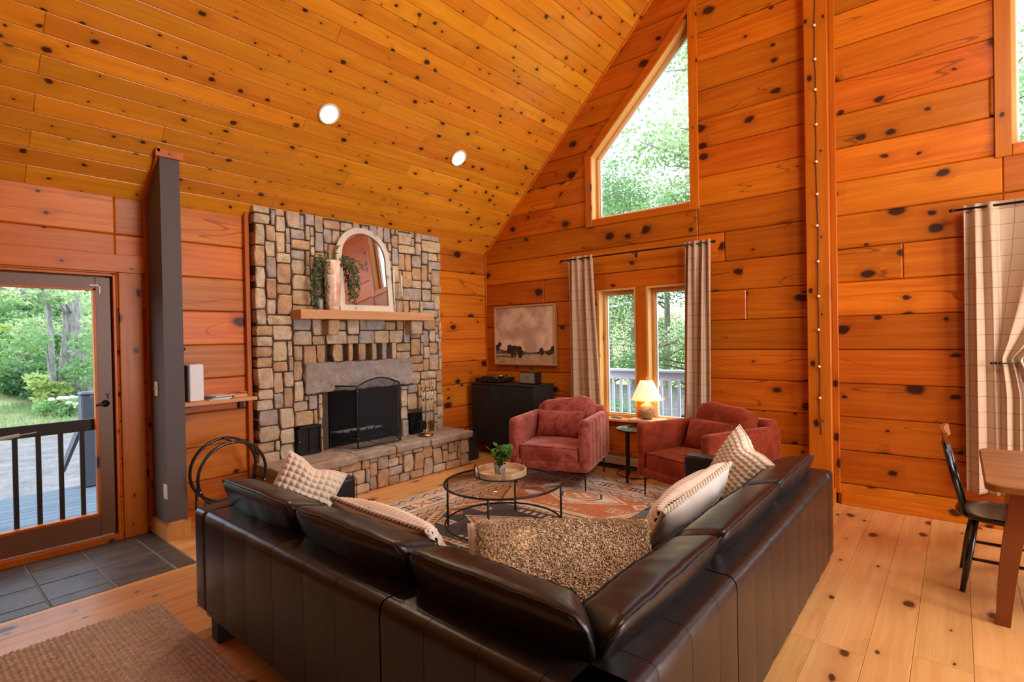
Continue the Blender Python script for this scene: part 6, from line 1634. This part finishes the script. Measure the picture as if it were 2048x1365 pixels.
rank_of = lambda y: 'nearest' if y < 13 else ('middle' if y < 18 else 'farthest')
nb.sort(key=lambda q: (rank_of(q[1]), (q[0] - CAM.x) / (q[1] - CAM.y))); cnt = {}
for k, (x, y, kd, lm_, bk) in enumerate(nb):
    rank = rank_of(y); i_ = cnt.get(rank, 0); cnt[rank] = i_ + 1
    place = 'leftmost' if i_ == 0 else ORD[i_] + ' from the left'
    tree(kd, x, y, hg2(x, y) - .1, lm_, bk, '%s tree %s in the %s rank of woods behind the railing' % (kinds[lm_], place, rank), r.uniform(0, 6), r.uniform(.9, 1.15))
def shrub(x, y, z, rr, n, lm_, seed, label, group, size=.12, name='shrub', sq=.8):
    cl = [(0 + random.Random(seed * 9 + i).uniform(-rr, rr) * .7, random.Random(seed * 7 + i).uniform(-rr, rr) * .7, rr * random.Random(seed * 5 + i).uniform(.25, 1.1) * sq, rr * random.Random(seed + i).uniform(.35, .6)) for i in range(9)]
    me = leaf_cloud(cl, n, size, seed); me.materials.append(M[lm_]); t = empty(name, (x, y, z), 0, label, 'shrub', group); o = bpy.data.objects.new('foliage', me); col.objects.link(o); o.parent = t
    m = MB(); 
    for c in cl[:5]: m.tube([(0, 0, -.1), (c[0] * .6, c[1] * .6, c[2] * .5), (c[0], c[1], c[2])], [.02, .014, .006], 5)
    m.build('stems', M['bark_d'], t, True); return t
def undergrowth(name, spots, label, seed, n_per, size):
    """countless leafy stems grown into one mass"""
    mats = ['leaf_a', 'leaf_b', 'leaf_c', 'leaf_y']; allv = []; mi = []; rr = random.Random(seed); st = MB()
    for (x, y, z, rad, m_i) in spots:
        cl = [(x + rr.uniform(-rad, rad) * .7, y + rr.uniform(-rad, rad) * .7, z + rad * rr.uniform(.2, 1.15), rad * rr.uniform(.35, .6)) for _ in range(9)]
        for c in cl[:4]: st.tube([(x, y, z - .1), (x * .4 + c[0] * .6, y * .4 + c[1] * .6, z * .5 + c[2] * .5), c[:3]], [.02, .014, .006], 5)
        me = leaf_cloud(cl, n_per, size, rr.randint(0, 9999)); V = np.zeros(len(me.vertices) * 3, np.float32); me.vertices.foreach_get('co', V); allv.append(V.reshape(-1, 3)); mi += [m_i] * n_per; bpy.data.meshes.remove(me)
    V = np.concatenate(allv); n = len(V) // 4; me = bpy.data.meshes.new(name); me.vertices.add(len(V)); me.vertices.foreach_set('co', V.ravel()); me.loops.add(4 * n); me.loops.foreach_set('vertex_index', np.arange(4 * n, dtype=np.int32)); me.polygons.add(n); me.polygons.foreach_set('loop_start', np.arange(0, 4 * n, 4, dtype=np.int32))
    for q in mats: me.materials.append(M[q])
    me.polygons.foreach_set('material_index', np.array(mi, dtype=np.int32)); me.update(calc_edges=True)
    o = bpy.data.objects.new(name, me); col.objects.link(o); tag(o, label, 'undergrowth', kind='stuff'); s_ = st.build('stems', M['bark_d'], o, True); s_['kind'] = 'stuff'; return o
sp = []
for k in range(26):
    x = -11 + k * .85 + r.uniform(-.3, .3); y = r.choice([6.0, 7.2, 9.5, 12, 15]) + r.uniform(-.4, .4); sp.append((x, y, hg2(x, y), r.uniform(1.0, 1.8), r.randrange(4)))
undergrowth('undergrowth', sp, 'leafy green undergrowth filling the woods behind the white railing', 3, 3200, .11)
# bank seen through the door
def at_px(px, x):   # y on the sight line of a picture column, at depth x (placement of distant woods)
    d = RI * ((px - 1024) / 1059.8) + FW; return CAM.y + (x - CAM.x) / d.x * d.y
def trunk(x, y, h, r0, mat, label, seed, lean=0, fork=False):
    t = empty('tree', (x, y, hgt(x, y) - .05), 0, label, 'tree', 'trees on the bank beyond the glass door'); rr = random.Random(seed); m = MB()
    pts = [(lean * h * f ** 1.2 + .05 * math.sin(f * 6 + seed), lean * .6 * h * f + .06 * math.sin(f * 5 + seed * 2), h * f) for f in np.linspace(0, 1, 10)]; rad = [r0 * (1.45 if i == 0 else 1.12 if i == 1 else 1 - .06 * i) for i in range(10)]
    m.tube(pts, rad, 14); m.build('trunk', M[mat], t, True); cl = []; m = MB()
    for k in range(7):
        f = rr.uniform(.25, .95); b = Vector(pts[int(f * 9)]); a = rr.uniform(0, 2 * PI); e = b + Vector((math.cos(a), math.sin(a), .35)) * rr.uniform(.8, 1.8); m.tube([b, e], [r0 * .18, .01], 5); cl.append((e.x, e.y, e.z, rr.uniform(.3, .6)))
    m.build('branches', M[mat], t, True); me = leaf_cloud(cl, 1500, .13, seed); me.materials.append(M[rr.choice(['leaf_a', 'leaf_b'])]); o = bpy.data.objects.new('foliage', me); col.objects.link(o); o.parent = t
trunk(-16, at_px(148, -16), 8, .30, 'bark', 'thick grey tree trunk standing centre-right on the bank beyond the glass door', 1)
trunk(-15.7, at_px(124, -15.7), 3.2, .07, 'bark', 'thin sapling trunk touching the thick grey trunk on the bank', 2, .0)
trunk(-15.0, at_px(104, -15.0), 6, .085, 'bark', 'slim grey leaning sapling on the bank, nearest the glass door', 3, -.05)
trunk(-14.8, at_px(118, -14.8), 1.8, .035, 'bark', 'very thin bent sapling between two trunks on the bank', 4, -.22)
trunk(-26, at_px(103, -26), 8, .17, 'bark_d', 'dark straight trunk far up the bank beyond the glass door', 5)
trunk(-30, at_px(20, -30), 9, .95, 'bark', 'very broad grey trunk high on the bank, at the left edge of the glass door', 6)
trunk(-34, at_px(185, -34), 9, .16, 'bark_d', 'dark thin trunk highest on the bank, beside the door frame', 7)
sp = []
for k in range(46):
    x = -16.2 - 20 * (k / 46) ** 1.2 + r.uniform(-.4, .4); px = r.uniform(-40, 240)
    if x > -18 and 112 < px < 176: px = r.uniform(-30, 90)
    y = at_px(px, x); sp.append((x, y, hgt(x, y), r.uniform(.45, .8), r.choice([0, 2, 0, 3, 1]) if x < -18 else 2))
undergrowth('undergrowth', sp, 'low green undergrowth covering the bank beyond the glass door', 5, 1300, .13)
yb_ = at_px(180, -17.0)
shrub(-17.0, yb_, hgt(-17, yb_), .6, 900, 'leaf_y', 301, 'yellow-green leafy spray right of the thick trunk on the bank', None, .16, sq=1.9)
yb_ = at_px(92, -14.5)
shrub(-14.5, yb_, hgt(-14.5, yb_), .5, 600, 'leaf_y', 302, 'yellow-green leafy spray across the slim saplings on the bank', None, .16, sq=1.9)
hy = empty('white_hydrangea', (-13.2, at_px(120, -13.2), hgt(-13.2, 0)), 0, 'low bush with white flower heads at the foot of the thick grey trunk', 'shrub')
me = leaf_cloud([(r.uniform(-.4, .4), r.uniform(-.35, .35), r.uniform(.1, .35), .2) for _ in range(9)], 900, .11, 77); me.materials.append(M['leaf_a']); o = bpy.data.objects.new('foliage', me); col.objects.link(o); o.parent = hy
for k in range(9):
    m = MB(); m.lathe([(0, -.05), (.07, -.02), (.08, .02), (.05, .05), (0, .06)], (r.uniform(-.4, .4), r.uniform(-.4, .4), r.uniform(.3, .5)), 10); m.build('flower_head', M['white'], hy, True)
# grass tufts on the verge
def tufts(n, seed):
    r = np.random.default_rng(seed); x = r.uniform(-15.6, -10.6, n); y = CAM.y + (x - CAM.x) * (-.12) + r.uniform(-3.5, 5, n); vs = []; 
    a = r.uniform(0, 2 * PI, n); L = r.uniform(.06, .2, n); ln_ = r.uniform(-.08, .08, (n, 2)); V = np.zeros((n, 3, 3)); z = np.array([hgt(p, q) for p, q in zip(x, y)])
    V[:, 0] = np.stack([x - .012 * np.cos(a), y - .012 * np.sin(a), z], 1); V[:, 1] = np.stack([x + .012 * np.cos(a), y + .012 * np.sin(a), z], 1); V[:, 2] = np.stack([x + ln_[:, 0], y + ln_[:, 1], z + L], 1)
    me = bpy.data.meshes.new('grass'); me.vertices.add(3 * n); me.vertices.foreach_set('co', V.reshape(-1).astype(np.float32)); me.loops.add(3 * n); me.loops.foreach_set('vertex_index', np.arange(3 * n, dtype=np.int32)); me.polygons.add(n); me.polygons.foreach_set('loop_start', np.arange(0, 3 * n, 3, dtype=np.int32)); me.update(calc_edges=True); me.materials.append(M['leaf_a'])
    o = bpy.data.objects.new('grass', me); col.objects.link(o); tag(o, 'pale green grass blades scattered over the verge beyond the gravel', 'grass', kind='stuff')
tufts(7000, 5)
bpy.context.view_layer.update()
print('objects', len(bpy.data.objects), 'tris', sum(len(m.polygons) * 2 * m.users for m in bpy.data.meshes))
